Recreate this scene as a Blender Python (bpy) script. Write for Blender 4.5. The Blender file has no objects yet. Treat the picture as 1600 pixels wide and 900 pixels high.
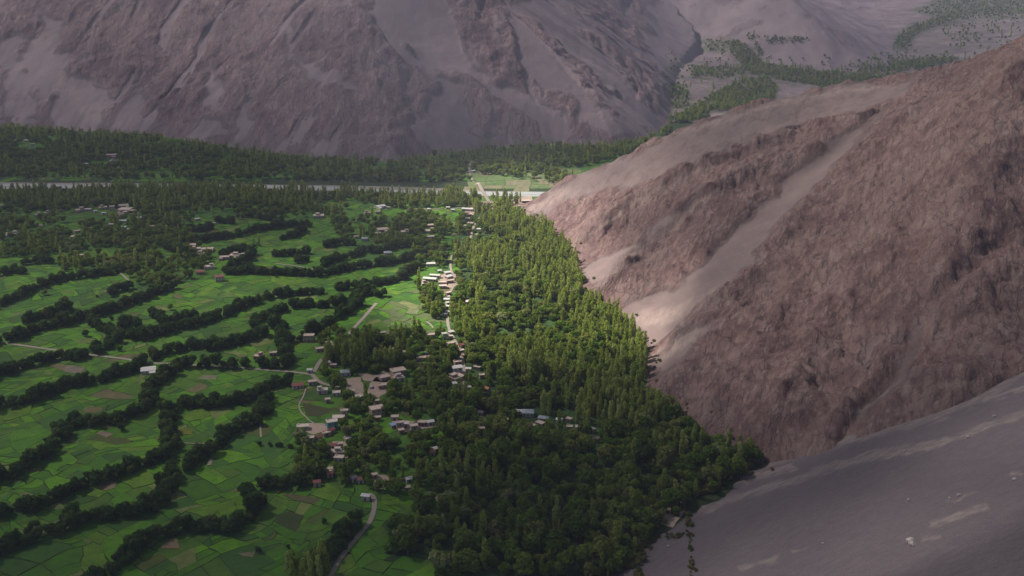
import bpy, bmesh, math, random
import numpy as np
from mathutils import Vector, Matrix

random.seed(7)
rng = np.random.default_rng(11)
R = math.radians

# ------------------------------------------------------------------ camera, sky, sun, exposure
SC = bpy.context.scene
COL = SC.collection
W, H = 1600.0, 900.0
CAM_Z, PITCH, FPX = 350.0, R(17.7), 1600.0
cam_d = bpy.data.cameras.new("camera")
cam = bpy.data.objects.new("camera", cam_d)
COL.objects.link(cam)
cam.location = (0, 0, CAM_Z)
cam.rotation_euler = (R(90) - PITCH, 0, 0)
cam_d.sensor_width = 36.0
cam_d.lens = 36.0 * FPX / W
cam_d.clip_start, cam_d.clip_end = 5.0, 30000.0
SC.camera = cam

SUN_AZ, SUN_EL = R(-67), R(49)            # the sun stands to the left, a little ahead
SUN = np.array([math.sin(SUN_AZ) * math.cos(SUN_EL), math.cos(SUN_AZ) * math.cos(SUN_EL), math.sin(SUN_EL)])
world = bpy.data.worlds.new("World")
SC.world = world
world.use_nodes = True
wn = world.node_tree
sky = wn.nodes.new("ShaderNodeTexSky")
sky.sky_type = 'NISHITA'
sky.sun_disc = False
sky.sun_elevation, sky.sun_rotation = SUN_EL, SUN_AZ % (2 * math.pi)
sky.altitude, sky.dust_density = 2500, 1.5
wn.links.new(sky.outputs[0], wn.nodes["Background"].inputs[0])
wn.nodes["Background"].inputs[1].default_value = 0.05
sun_d = bpy.data.lights.new("sun", 'SUN')
sun_d.energy, sun_d.angle, sun_d.color = 5.0, R(0.53), (1.0, 0.95, 0.87)
sun = bpy.data.objects.new("sun", sun_d)
COL.objects.link(sun)
sun.rotation_euler = Vector(-SUN).to_track_quat('-Z', 'Y').to_euler()
SC.view_settings.view_transform = 'Standard'
SC.view_settings.look = 'None'
SC.view_settings.exposure = 1.1
SC.view_settings.gamma = 1.0
SC.view_settings.use_curve_mapping = False
SC.render.engine = 'CYCLES'
SC.cycles.max_bounces = 5
SC.cycles.diffuse_bounces = 3
SC.cycles.transparent_max_bounces = 8
SC.cycles.use_denoising = True
CLOUD_BASE_T = 0.21                       # how much sun comes through the closed part of the cloud deck

# ------------------------------------------------------------------ small maths helpers
CP, SP = math.cos(PITCH), math.sin(PITCH)


def unproj(px, py, z=0.0):
    """the point at height z that the photo shows at pixel px, py (1600 x 900)"""
    u, v = (px - W / 2) / FPX, (H / 2 - py) / FPX
    dx, dy, dz = u, CP + v * SP, -SP + v * CP
    t = (z - CAM_Z) / dz
    return np.array([dx * t, dy * t, z])


def at_depth(px, py, y):
    u, v = (px - W / 2) / FPX, (H / 2 - py) / FPX
    dx, dy, dz = u, CP + v * SP, -SP + v * CP
    t = y / dy
    return np.array([dx * t, y, CAM_Z + dz * t])


def proj(x, y, z):
    d = np.maximum(y * CP + (CAM_Z - z) * SP, 1.0)
    v = y * SP - (CAM_Z - z) * CP
    return W / 2 + x / d * FPX, H / 2 - v / d * FPX, d


_perm = rng.permutation(256)
_perm = np.concatenate([_perm, _perm, _perm])
_ga = rng.random(256) * 2 * np.pi
_gx, _gy = np.cos(_ga), np.sin(_ga)


def perlin(x, y):
    xi, yi = np.floor(x).astype(np.int64), np.floor(y).astype(np.int64)
    xf, yf = x - xi, y - yi
    xi &= 255
    yi &= 255
    u, v = xf * xf * xf * (xf * (xf * 6 - 15) + 10), yf * yf * yf * (yf * (yf * 6 - 15) + 10)

    def g(ix, iy, dx, dy):
        h = _perm[_perm[ix & 255] + (iy & 255)]
        return _gx[h] * dx + _gy[h] * dy
    a, b = g(xi, yi, xf, yf), g(xi + 1, yi, xf - 1, yf)
    c, d = g(xi, yi + 1, xf, yf - 1), g(xi + 1, yi + 1, xf - 1, yf - 1)
    return (a * (1 - u) + b * u) * (1 - v) + (c * (1 - u) + d * u) * v


def fbm(x, y, o=5, g=0.5):
    s, a, f = 0, 1.0, 1.0
    for k in range(o):
        s = s + a * perlin(x * f + 17.3 * k, y * f + 5.1 * k)
        a *= g
        f *= 2.03
    return s * 1.4


def ridged(x, y, o=5, g=0.55):
    s, a, f = 0, 1.0, 1.0
    for k in range(o):
        s = s + a * (1 - 2.2 * np.abs(perlin(x * f + 31.7 * k, y * f + 11.9 * k)))
        a *= g
        f *= 2.07
    return s * 0.6


_cr = rng.random((4, 65536))


def blocks(x, y, seed=0):
    """broken rock: every joint-bounded block has its own height and tilt"""
    xi, yi = np.floor(x).astype(np.int64), np.floor(y).astype(np.int64)
    best, val = np.full(np.shape(x), 9.0), np.zeros(np.shape(x))
    for i in (-1, 0, 1):
        for j in (-1, 0, 1):
            h = (((xi + i) * 7919 + (yi + j) * 104729 + seed * 1237) & 65535)
            dx, dy = x - (xi + i + _cr[0][h]), y - (yi + j + _cr[1][h])
            d = dx * dx + dy * dy
            m = d < best
            best = np.where(m, d, best)
            val = np.where(m, _cr[2][h] + 0.9 * (_cr[3][h] - 0.5) * dx + 0.9 * (_cr[2][h ^ 555] - 0.5) * dy, val)
    return val - 0.5


def sstep(a, b, x):
    t = np.clip((x - a) / (b - a), 0, 1)
    return t * t * (3 - 2 * t)


def blur(a, n):
    for _ in range(n):
        p = np.pad(a, 1, mode='edge')
        a = (p[1:-1, 1:-1] * 2 + p[:-2, 1:-1] + p[2:, 1:-1] + p[1:-1, :-2] + p[1:-1, 2:]) / 6
    return a


def in_poly(px, py, poly):
    px, py = np.asarray(px, float), np.asarray(py, float)
    r = np.zeros(px.shape, bool)
    n = len(poly)
    for i in range(n):
        x0, y0 = poly[i][0], poly[i][1]
        x1, y1 = poly[(i + 1) % n][0], poly[(i + 1) % n][1]
        if y0 == y1:
            continue
        c = ((y0 > py) != (y1 > py)) & (px < (x1 - x0) * (py - y0) / (y1 - y0) + x0)
        r ^= c
    return r


def line_dist(px, py, pts):
    """distance to a polyline, and the running length of the nearest point on it"""
    best = np.full(np.shape(px), 1e9)
    run = np.zeros(np.shape(px))
    side = np.zeros(np.shape(px))
    acc = 0.0
    for (x0, y0), (x1, y1) in zip(pts[:-1], pts[1:]):
        dx, dy = x1 - x0, y1 - y0
        L2 = dx * dx + dy * dy + 1e-9
        t = np.clip(((px - x0) * dx + (py - y0) * dy) / L2, 0, 1)
        d = np.hypot(px - x0 - t * dx, py - y0 - t * dy)
        m = d < best
        best = np.where(m, d, best)
        run = np.where(m, acc + t * math.sqrt(L2), run)
        side = np.where(m, np.sign(dx * (py - y0) - dy * (px - x0)), side)
        acc += math.sqrt(L2)
    return best, run, side


# ------------------------------------------------------------------ materials
class NT:
    """tiny helper to write a node material"""
    def __init__(self, name):
        self.m = bpy.data.materials.new(name)
        self.m.use_nodes = True
        self.t = self.m.node_tree
        self.b = self.t.nodes["Principled BSDF"]
        self.out = self.t.nodes["Material Output"]
        self.b.inputs["Roughness"].default_value = 0.9
        self.b.inputs["Specular IOR Level"].default_value = 0.15
        self._co = None

    def n(self, kind, **kw):
        nd = self.t.nodes.new(kind)
        for k, v in kw.items():
            setattr(nd, k, v)
        return nd

    def put(self, sock, v):
        if hasattr(v, "is_linked"):
            self.t.links.new(v, sock)
        elif isinstance(v, tuple) and len(v) == 3 and sock.type == 'RGBA':
            sock.default_value = (*v, 1)
        else:
            sock.default_value = v

    def pos(self):
        if self._co is None:
            self._co = self.n("ShaderNodeNewGeometry").outputs["Position"]
        return self._co

    def noise(self, scale, detail=6, rough=0.6, vec=None, dist=0.0):
        nd = self.n("ShaderNodeTexNoise")
        self.put(nd.inputs["Vector"], vec if vec is not None else self.pos())
        nd.inputs["Scale"].default_value = scale
        nd.inputs["Detail"].default_value = detail
        nd.inputs["Roughness"].default_value = rough
        nd.inputs["Distortion"].default_value = dist
        return nd.outputs["Fac"]

    def scaled(self, vec3, vec=None, rot=(0, 0, 0)):
        nd = self.n("ShaderNodeMapping")
        self.put(nd.inputs["Vector"], vec if vec is not None else self.pos())
        nd.inputs["Scale"].default_value = vec3
        nd.inputs["Rotation"].default_value = rot
        return nd.outputs[0]

    def attr(self, name, color=False):
        nd = self.n("ShaderNodeAttribute", attribute_name=name)
        return nd.outputs["Color"] if color else nd.outputs["Fac"]

    def ramp(self, fac, stops):
        nd = self.n("ShaderNodeValToRGB")
        self.put(nd.inputs[0], fac)
        e = nd.color_ramp.elements
        while len(e) < len(stops):
            e.new(0.5)
        for el, (p, c) in zip(e, stops):
            el.position = p
            el.color = (*c, 1) if isinstance(c, tuple) else (c, c, c, 1)
        return nd.outputs[0]

    def math(self, op, a, b=0.0, clamp=False):
        nd = self.n("ShaderNodeMath", operation=op, use_clamp=clamp)
        self.put(nd.inputs[0], a)
        self.put(nd.inputs[1], b)
        return nd.outputs[0]

    def mix(self, fac, a, b, mode='MIX'):
        nd = self.n("ShaderNodeMix", data_type='RGBA', blend_type=mode)
        self.put(nd.inputs[0], fac)
        self.put(nd.inputs[6], a)
        self.put(nd.inputs[7], b)
        return nd.outputs[2]

    def bump(self, hgt, strength, dist):
        nd = self.n("ShaderNodeBump")
        self.put(nd.inputs["Height"], hgt)
        nd.inputs["Strength"].default_value = strength
        nd.inputs["Distance"].default_value = dist
        self.t.links.new(nd.outputs[0], self.b.inputs["Normal"])

    def col(self, c):
        self.put(self.b.inputs["Base Color"], c)
        return self


def plain(name, c, var=0.25, scale=0.8, rough=0.85, spec=0.15):
    k = NT(name)
    f = k.noise(scale, 5)
    k.col(k.mix(f, tuple(x * (1 - var) for x in c), tuple(min(1, x * (1 + var)) for x in c)))
    k.b.inputs["Roughness"].default_value = rough
    k.b.inputs["Specular IOR Level"].default_value = spec
    return k.m


def rock_material(name, rock, rock2, dark, scree, scree2, warm, scale=1.0, bump=1.0, turn=0.0):
    """bare rock with scree chutes: attribute «scree» 0 rock .. 1 loose grey scree, «warm» pale gravel"""
    k = NT(name)
    def down(ratio):                       # coordinates drawn out along the fall line
        nd = k.n("ShaderNodeMapping", vector_type='TEXTURE')
        k.put(nd.inputs["Vector"], k.pos())
        nd.inputs["Rotation"].default_value = (0, 0, R(turn))
        nd.inputs["Scale"].default_value = (1, ratio, ratio)
        return nd.outputs[0]
    big = k.noise(0.011 * scale, 6, 0.6, dist=0.8)
    mid = k.noise(0.045 * scale, 8, 0.70, vec=down(1.6), dist=0.5)
    line = k.noise(0.20 * scale, 7, 0.72, vec=down(4.5), dist=0.35)
    grain = k.noise(0.55 * scale, 8, 0.85, vec=down(1.3))
    fine = k.math('ADD', k.math('MULTIPLY', line, 0.55), k.math('MULTIPLY', grain, 0.45))
    fine0 = grain
    cr = k.n("ShaderNodeTexVoronoi", feature='DISTANCE_TO_EDGE')
    wv = k.n("ShaderNodeMix", data_type='VECTOR')
    wn_ = k.n("ShaderNodeTexNoise")
    k.put(wn_.inputs["Vector"], down(2.2))
    wn_.inputs["Scale"].default_value = 0.09 * scale
    wn_.inputs["Detail"].default_value = 5
    wv.inputs[0].default_value = 0.5
    sc_ = k.n("ShaderNodeVectorMath", operation='SCALE')
    k.put(sc_.inputs[0], wn_.outputs["Color"])
    sc_.inputs["Scale"].default_value = 26.0 / scale
    ad_ = k.n("ShaderNodeVectorMath", operation='ADD')
    k.put(ad_.inputs[0], down(2.6))
    k.put(ad_.inputs[1], sc_.outputs[0])
    k.put(cr.inputs["Vector"], ad_.outputs[0])
    cr.inputs["Scale"].default_value = 0.085 * scale
    crack = k.ramp(cr.outputs["Distance"], [(0.0, 1.0), (0.10, 0.0)])
    rc = k.mix(k.ramp(big, [(0.40, 0.0), (0.60, 1.0)]), k.ramp(mid, [(0.38, dark), (0.52, rock), (0.68, rock2)]), k.ramp(mid, [(0.34, rock), (0.52, rock2), (0.68, scree2)]))
    rc = k.mix(k.ramp(line, [(0.54, 0.0), (0.63, 0.65)]), rc, warm)
    rc = k.mix(k.ramp(line, [(0.36, 0.65), (0.45, 0.0)]), rc, dark)
    rc = k.mix(k.ramp(grain, [(0.36, 0.55), (0.48, 0.0)]), rc, dark)
    rc = k.mix(k.ramp(grain, [(0.54, 0.0), (0.66, 0.5)]), rc, warm)
    rc = k.mix(k.math('MULTIPLY', crack, k.ramp(mid, [(0.42, 0.0), (0.56, 0.6)])), rc, tuple(0.7 * v for v in dark))
    crag = k.math('SUBTRACT', 1.0, crack)
    rub = k.noise(0.5 * scale, 6, 0.8)
    run = k.noise(0.14 * scale, 6, 0.7, vec=k.scaled((1.0, 0.16, 0.16)))
    sc = k.ramp(k.noise(0.035 * scale, 8, 0.68), [(0.34, scree), (0.66, scree2)])
    sc = k.mix(k.ramp(rub, [(0.58, 0.0), (0.72, 0.5)]), sc, warm)
    sc = k.mix(k.ramp(rub, [(0.28, 0.5), (0.42, 0.0)]), sc, rock)
    sc = k.mix(k.ramp(run, [(0.36, 0.30), (0.50, 0.0)]), sc, rock)
    sc = k.mix(k.ramp(run, [(0.52, 0.0), (0.66, 0.35)]), sc, rock2)
    m = k.attr("scree")
    var = k.math('SUBTRACT', k.math('ADD', k.math('MULTIPLY', fine, 0.5), k.math('MULTIPLY', mid, 0.5)), 0.5)
    band = k.math('MULTIPLY', k.math('MULTIPLY', m, k.math('SUBTRACT', 1.0, m)), 4.0)
    edge = k.math('ADD', m, k.math('MULTIPLY', k.math('MULTIPLY', var, band), 4.0))
    edge = k.ramp(edge, [(0.22, 0.0), (0.78, 1.0)])
    c = k.mix(edge, rc, sc)
    c = k.mix(k.math('MULTIPLY', k.attr("warm"), k.ramp(fine, [(0.38, 0.0), (0.62, 0.9)])), c, warm)
    k.col(c)
    gv = k.math('MULTIPLY', k.attr("grass"), k.ramp(k.noise(0.03, 5, 0.7), [(0.40, 0.15), (0.58, 0.9)]))
    k.col(k.mix(gv, c, k.ramp(k.noise(0.02, 4), [(0.4, (0.045, 0.072, 0.028)), (0.6, (0.085, 0.100, 0.042))])))
    hgt = k.math('ADD', k.math('MULTIPLY', k.math('ADD', k.math('MULTIPLY', crag, 0.35), k.math('ADD', k.math('MULTIPLY', fine0, 0.9), line)), k.math('SUBTRACT', 1.2, edge)), k.math('MULTIPLY', rub, 0.3))
    k.bump(hgt, 1.0, 1.6 * bump / scale)
    return k.m


M = {}
M['mountain'] = rock_material("mountain rock", (0.196, 0.122, 0.128), (0.246, 0.172, 0.172), (0.122, 0.078, 0.088),
                              (0.192, 0.142, 0.153), (0.226, 0.172, 0.180), (0.31, 0.232, 0.218), 0.55, 0.9)
M['spur'] = rock_material("spur rock", (0.188, 0.110, 0.098), (0.240, 0.157, 0.138), (0.088, 0.050, 0.050),
                          (0.165, 0.122, 0.114), (0.196, 0.147, 0.135), (0.305, 0.228, 0.195), 1.15, 1.0, -20.0)


def ground_material():
    k = NT("valley soil and rough grass")
    a = k.noise(0.05, 7, 0.65)
    b = k.noise(0.6, 5, 0.7)
    c = k.ramp(a, [(0.35, (0.018, 0.036, 0.011)), (0.55, (0.035, 0.062, 0.018)), (0.72, (0.075, 0.085, 0.035))])
    k.col(k.mix(b, c, (0.02, 0.03, 0.012)))
    return k.m


def field_material():
    k = NT("crops")
    c = k.attr("fieldcol", True)
    a = k.noise(0.11, 6, 0.7)
    b = k.noise(1.3, 4, 0.75)
    c = k.mix(k.ramp(a, [(0.35, 0.55), (0.65, 0.0)]), c, (0.03, 0.06, 0.018))
    c = k.mix(k.ramp(b, [(0.3, 0.45), (0.55, 0.0)]), c, (0.03, 0.045, 0.015))
    c = k.mix(k.ramp(k.noise(0.045, 5, 0.6), [(0.56, 0.0), (0.75, 0.4)]), c, (0.12, 0.125, 0.045))
    k.col(c)
    k.bump(b, 0.7, 0.6)
    return k.m


def fan_material():
    k = NT("dark scree")
    down = k.scaled((0.12, 0.9, 1.0), rot=(0, 0, R(38)))
    streak = k.noise(0.30, 7, 0.66, vec=down)
    speck = k.noise(0.9, 6, 0.75)
    blot = k.noise(0.012, 5, 0.6)
    c = k.ramp(streak, [(0.36, (0.098, 0.079, 0.087)), (0.52, (0.110, 0.089, 0.096)), (0.70, (0.128, 0.103, 0.107))])
    c = k.mix(k.ramp(blot, [(0.4, 0.0), (0.65, 0.25)]), c, (0.135, 0.109, 0.112))
    c = k.mix(k.ramp(speck, [(0.34, 0.75), (0.47, 0.0)]), c, (0.08, 0.066, 0.075))
    c = k.mix(k.ramp(speck, [(0.55, 0.0), (0.70, 0.5)]), c, (0.24, 0.195, 0.185))
    w = k.math('MULTIPLY', k.attr("warm"), k.ramp(k.noise(0.25, 6, 0.75, vec=k.scaled((0.25, 1, 1), rot=(0, 0, R(38)))), [(0.36, 0.0), (0.6, 1.0)]))
    c = k.mix(w, c, (0.215, 0.172, 0.158))
    k.col(c)
    k.bump(k.math('ADD', streak, speck), 0.6, 0.8)
    return k.m


def leaf_material(name, stops, trans=0.3, glow=(0.26, 0.34, 0.05)):
    k = NT(name)
    info = k.n("ShaderNodeObjectInfo")
    c = k.ramp(info.outputs["Random"], stops)
    cl = k.noise(0.35, 3, 0.6)
    c = k.mix(k.ramp(cl, [(0.38, 0.35), (0.6, 0.0)]), c, tuple(0.55 * v for v in stops[0][1]))
    c = k.mix(k.ramp(cl, [(0.55, 0.0), (0.72, 0.35)]), c, stops[-1][1])
    d, t = k.n("ShaderNodeBsdfDiffuse"), k.n("ShaderNodeBsdfTranslucent")
    k.put(d.inputs[0], c)
    k.put(t.inputs[0], k.mix(0.55, c, glow))
    mx = k.n("ShaderNodeMixShader")
    mx.inputs[0].default_value = trans
    k.t.links.new(d.outputs[0], mx.inputs[1])
    k.t.links.new(t.outputs[0], mx.inputs[2])
    k.t.links.new(mx.outputs[0], k.out.inputs["Surface"])
    return k.m


M['ground'] = ground_material()
M['field'] = field_material()
M['fan'] = fan_material()
M['poplar'] = leaf_material("poplar leaves", [(0.0, (0.085, 0.140, 0.024)), (0.35, (0.185, 0.250, 0.045)), (0.75, (0.255, 0.310, 0.075)), (1.0, (0.320, 0.350, 0.150))], 0.50, (0.66, 0.72, 0.12))
M['orchard'] = leaf_material("orchard leaves", [(0.0, (0.038, 0.085, 0.014)), (0.45, (0.088, 0.160, 0.022)), (0.75, (0.150, 0.210, 0.036)), (0.92, (0.19, 0.19, 0.055)), (1.0, (0.280, 0.300, 0.160))], 0.42, (0.46, 0.54, 0.06))
M['hedge'] = leaf_material("hedgerow leaves", [(0.0, (0.028, 0.062, 0.020)), (0.5, (0.044, 0.088, 0.025)), (0.9, (0.068, 0.112, 0.030)), (1.0, (0.11, 0.13, 0.05))], 0.26)
M['shrub'] = leaf_material("dry shrub leaves", [(0.0, (0.07, 0.08, 0.03)), (0.5, (0.12, 0.115, 0.04)), (1.0, (0.18, 0.145, 0.06))], 0.3)
M['bark'] = plain("bark", (0.16, 0.13, 0.10), 0.35, 2.0)
M['road'] = plain("dusty road", (0.27, 0.225, 0.185), 0.25, 0.3)
M['dirt'] = plain("trodden earth", (0.33, 0.245, 0.195), 0.3, 0.25)
M['gravel'] = plain("river gravel", (0.235, 0.20, 0.19), 0.35, 0.06)
wm = NT("silty water")
wm.col(wm.mix(wm.noise(0.05, 5), (0.36, 0.38, 0.37), (0.46, 0.47, 0.45)))
wm.b.inputs["Roughness"].default_value = 0.25
wm.b.inputs["Specular IOR Level"].default_value = 0.5
wm.bump(wm.noise(0.4, 4), 0.3, 0.3)
M['water'] = wm.m


def set_mesh(name, co, faces, mats, smooth=True, parent=None, attrs=None, midx=None):
    me = bpy.data.meshes.new(name)
    if isinstance(faces, np.ndarray):
        nv, nf, k = len(co), len(faces), faces.shape[1]
        me.vertices.add(nv)
        me.vertices.foreach_set("co", np.asarray(co, np.float32).ravel())
        me.loops.add(nf * k)
        me.loops.foreach_set("vertex_index", faces.astype(np.int32).ravel())
        me.polygons.add(nf)
        me.polygons.foreach_set("loop_start", np.arange(nf, dtype=np.int32) * k)
        me.update(calc_edges=True)
    else:
        me.from_pydata([tuple(map(float, c)) for c in co], [], [tuple(f) for f in faces])
    for m in (mats if isinstance(mats, (list, tuple)) else [mats]):
        me.materials.append(m)
    if smooth:
        me.polygons.foreach_set("use_smooth", np.ones(len(me.polygons), bool))
    if midx is not None:
        me.polygons.foreach_set("material_index", np.asarray(midx, np.int32))
    for k_, v in (attrs or {}).items():
        a = me.attributes.new(k_, 'FLOAT', 'POINT')
        a.data.foreach_set("value", np.asarray(v, np.float32).ravel())
    me.validate()
    o = bpy.data.objects.new(name, me)
    COL.objects.link(o)
    if parent is not None:
        o.parent = parent
    return o


def mesh_only(name, co, faces, mats, smooth=False, midx=None):
    o = set_mesh(name, co, faces, mats, smooth, midx=midx)
    me = o.data
    bpy.data.objects.remove(o)
    return me


def grid_faces(nx, ny, keep=None):
    i = np.arange(nx * ny).reshape(ny, nx)
    f = np.stack([i[:-1, :-1], i[:-1, 1:], i[1:, 1:], i[1:, :-1]], -1).reshape(-1, 4)
    if keep is not None:
        kk = keep.reshape(ny, nx)
        m = (kk[:-1, :-1] | kk[:-1, 1:] | kk[1:, 1:] | kk[1:, :-1]).ravel()
        f = f[m]
    return f


def structure(o):
    o["kind"] = "structure"
    return o


def thing(name, label, cat, loc=(0, 0, 0), rz=0.0, group=None):
    o = bpy.data.objects.new(name, None)
    o.empty_display_size = 1.0
    COL.objects.link(o)
    o.location = loc
    o.rotation_euler = (0, 0, rz)
    o["label"], o["category"] = label, cat
    if group:
        o["group"] = group
    return o


def tag(o, label, cat, group=None):
    o["label"], o["category"] = label, cat
    if group:
        o["group"] = group
    return o


# ------------------------------------------------------------------ terrain: the scree fan in front on the right
FAN_N = np.array([0.816, -0.58])


def fan_base(x, y):
    n = (x - 190) * FAN_N[0] + (y - 690) * FAN_N[1] + 15 * sstep(650, 560, y)
    s = 0.60 * n
    return np.where(n > 0, s - 0.00035 * np.maximum(n - 150, 0) ** 2 * 0, s)


def fan_z(x, y):
    n = (x - 190) * FAN_N[0] + (y - 690) * FAN_N[1] + 15 * sstep(650, 560, y) + 5 * fbm(x / 22, y / 22, 3) * np.exp(-(((x - 190) * FAN_N[0] + (y - 690) * FAN_N[1]) / 22) ** 2)
    t = (x - 190) * FAN_N[1] * -1 + (y - 690) * FAN_N[0]
    soft = np.where(n > -25, 0.6 * (np.sqrt(np.maximum(n, -25) ** 2 * 0 + (n * 0.5) ** 2 + 16) + n * 0.5) - 3.0, -4.0)
    return soft + 1.3 * fbm(t / 60, n / 200, 4) * sstep(0, 60, n)


def fan_hit(px, py):
    lo, hi = 150.0, 1200.0
    for _ in range(50):
        mid = 0.5 * (lo + hi)
        p = at_depth(px, py, mid)
        if p[2] > fan_base(p[0], p[1]):
            lo = mid
        else:
            hi = mid
    return at_depth(px, py, lo)


# ------------------------------------------------------------------ terrain: the rocky spur on the right
SPUR = []                                  # (px, py, depth y)
FOOT = [(820, 332), (850, 350), (890, 388), (905, 412), (915, 466), (945, 474), (985, 512), (1015, 545), (1012, 600), (1060, 652), (1110, 685), (1150, 705), (1190, 718)]
for px, py in FOOT:
    SPUR.append((px, py, unproj(px, py)[1]))
for px, py in [(1250, 705), (1320, 680), (1400, 655), (1500, 622), (1560, 588), (1600, 552)]:
    SPUR.append((px, py, fan_hit(px, py)[1]))
for row in [
    # the skyline
    (860, 303, 1490), (900, 275, 1525), (940, 262, 1515), (980, 245, 1500), (1060, 205, 1488), (1130, 180, 1475), (1200, 160, 1465), (1310, 135, 1460),
    (1430, 125, 1450), (1480, 112, 1400), (1530, 95, 1330), (1570, 80, 1230), (1600, 68, 1130), (1660, 40, 1120), (1720, 10, 1110),
    # columns of the face
    (1660, 530, 715), (1660, 400, 800), (1660, 250, 920), (1660, 120, 1030),
    (1600, 500, 735), (1600, 400, 805), (1600, 300, 885), (1600, 200, 965), (1600, 110, 1045),
    (1500, 560, 690), (1500, 500, 735), (1500, 400, 815), (1500, 300, 900), (1500, 200, 1000), (1500, 140, 1110),
    (1400, 600, 705), (1400, 550, 745), (1400, 500, 790), (1400, 400, 885), (1400, 300, 990), (1400, 200, 1130), (1400, 150, 1300),
    (1300, 620, 722), (1300, 550, 795), (1300, 450, 905), (1300, 350, 1025), (1300, 300, 1095), (1300, 220, 1240), (1300, 165, 1370),
    (1200, 680, 685), (1200, 640, 706), (1200, 600, 745), (1200, 500, 865), (1200, 430, 960), (1200, 385, 1025), (1200, 330, 1110), (1200, 270, 1230), (1200, 220, 1325),
    (1100, 640, 736), (1100, 600, 778), (1100, 540, 855), (1100, 490, 930), (1100, 430, 1015), (1100, 390, 1075), (1100, 330, 1155), (1100, 290, 1235), (1100, 250, 1315),
    (1040, 600, 795), (1050, 560, 855), (1050, 500, 950), (1040, 450, 1035), (1040, 400, 1110), (1040, 350, 1185), (1030, 300, 1275), (1000, 265, 1400),
    (960, 440, 1085), (960, 410, 1140), (960, 370, 1225), (960, 330, 1310), (940, 290, 1440), (900, 330, 1400), (880, 310, 1450),
]:
    SPUR.append(row)
pts = [at_depth(*r) for r in SPUR]
# behind the skyline and away to the right, out of the picture
for x, y, z in [(40, 1560, -5), (100, 1620, -12), (200, 1650, -5), (300, 1650, 10), (420, 1640, 30), (560, 1650, 60), (700, 1620, 110), (800, 1450, 200), (800, 1250, 280),
                (760, 1050, 330), (720, 900, 300), (660, 780, 250), (900, 900, 380), (900, 1200, 360), (900, 1600, 180), (600, 1850, 0), (300, 1800, -20), (0, 1700, -25),
                (-40, 1470, -12), (20, 1250, -14), (40, 1050, -12), (90, 880, -12), (120, 720, -12), (170, 640, -14), (0, 1000, -20), (480, 700, 150), (560, 640, 165), (420, 560, 80), (300, 560, 20), (600, 480, 140), (900, 500, 300)]:
    pts.append(np.array([x, y, z], float))
SPP = np.array(pts)


def tps_fit(P, lam=1.0):
    n = len(P)
    X = P[:, :2] / 100
    d2 = ((X[:, None] - X[None]) ** 2).sum(-1)
    K = 0.5 * d2 * np.log(d2 + 1e-12) + np.eye(n) * lam * 0.01
    Q = np.c_[np.ones(n), X]
    A = np.block([[K, Q], [Q.T, np.zeros((3, 3))]])
    return np.linalg.solve(A, np.r_[P[:, 2], 0, 0, 0])


SPW = tps_fit(SPP)


def spur_base(x, y):
    x, y = np.atleast_1d(x).astype(float), np.atleast_1d(y).astype(float)
    sh = x.shape
    x, y = x.ravel() / 100, y.ravel() / 100
    out = np.zeros(len(x))
    n = len(SPP)
    for k in range(n):
        d2 = (x - SPP[k, 0] / 100) ** 2 + (y - SPP[k, 1] / 100) ** 2
        out += SPW[k] * 0.5 * d2 * np.log(d2 + 1e-12)
    out += SPW[n] + SPW[n + 1] * x + SPW[n + 2] * y
    return out.reshape(sh)


def spur_hit(px, py, y0=560, y1=1700):
    ys = np.linspace(y0, y1, 400)
    u, v = (px - W / 2) / FPX, (H / 2 - py) / FPX
    dy, dz = CP + v * SP, -SP + v * CP
    t = ys / dy
    z = CAM_Z + dz * t
    s = spur_base(u * t, ys)
    i = np.argmax(s > z)
    return at_depth(px, py, ys[i])


# ridges stand out of the face, gullies are cut into it: pixel polyline, height, half width in metres
RIDGES = [
    ([(893, 386), (935, 360), (985, 325), (1040, 296), (1120, 256), (1220, 216)], 11, 14),
    ([(917, 464), (960, 432), (1000, 392), (1060, 346), (1120, 302), (1200, 270), (1270, 250), (1330, 205)], 18, 18),
    ([(1060, 522), (1110, 482), (1160, 442), (1200, 388), (1260, 332), (1330, 262), (1400, 195)], 8, 22),
    ([(1330, 640), (1420, 612), (1500, 590), (1550, 560)], 6, 14),
    ([(1240, 600), (1270, 520), (1330, 440), (1400, 340)], 7, 26),
    ([(1480, 480), (1510, 400), (1540, 300), (1580, 200)], 7, 26),
    ([(1040, 620), (1100, 560), (1150, 500)], 5, 18),
]
GULLIES = [
    ([(918, 440), (960, 404), (1010, 372), (1060, 338), (1120, 302)], 4, 16),
    ([(962, 492), (1010, 470), (1060, 432), (1120, 388), (1180, 332), (1250, 272), (1320, 218)], 7, 24),
    ([(1320, 684), (1345, 640), (1390, 600), (1405, 570), (1440, 500), (1500, 440), (1560, 380)], 11, 9),
    ([(1030, 590), (1090, 530), (1150, 470)], 0, 10),
    ([(1180, 640), (1230, 540), (1280, 460)], 5, 14),
    ([(1450, 330), (1480, 240), (1500, 180)], 6, 16),
]
feat = []
for sgn, L in ((1, RIDGES), (-1, GULLIES)):
    for pl, hh, ww in L:
        feat.append(([tuple(spur_hit(px, py)[:2]) for px, py in pl], sgn * hh, ww))

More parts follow.
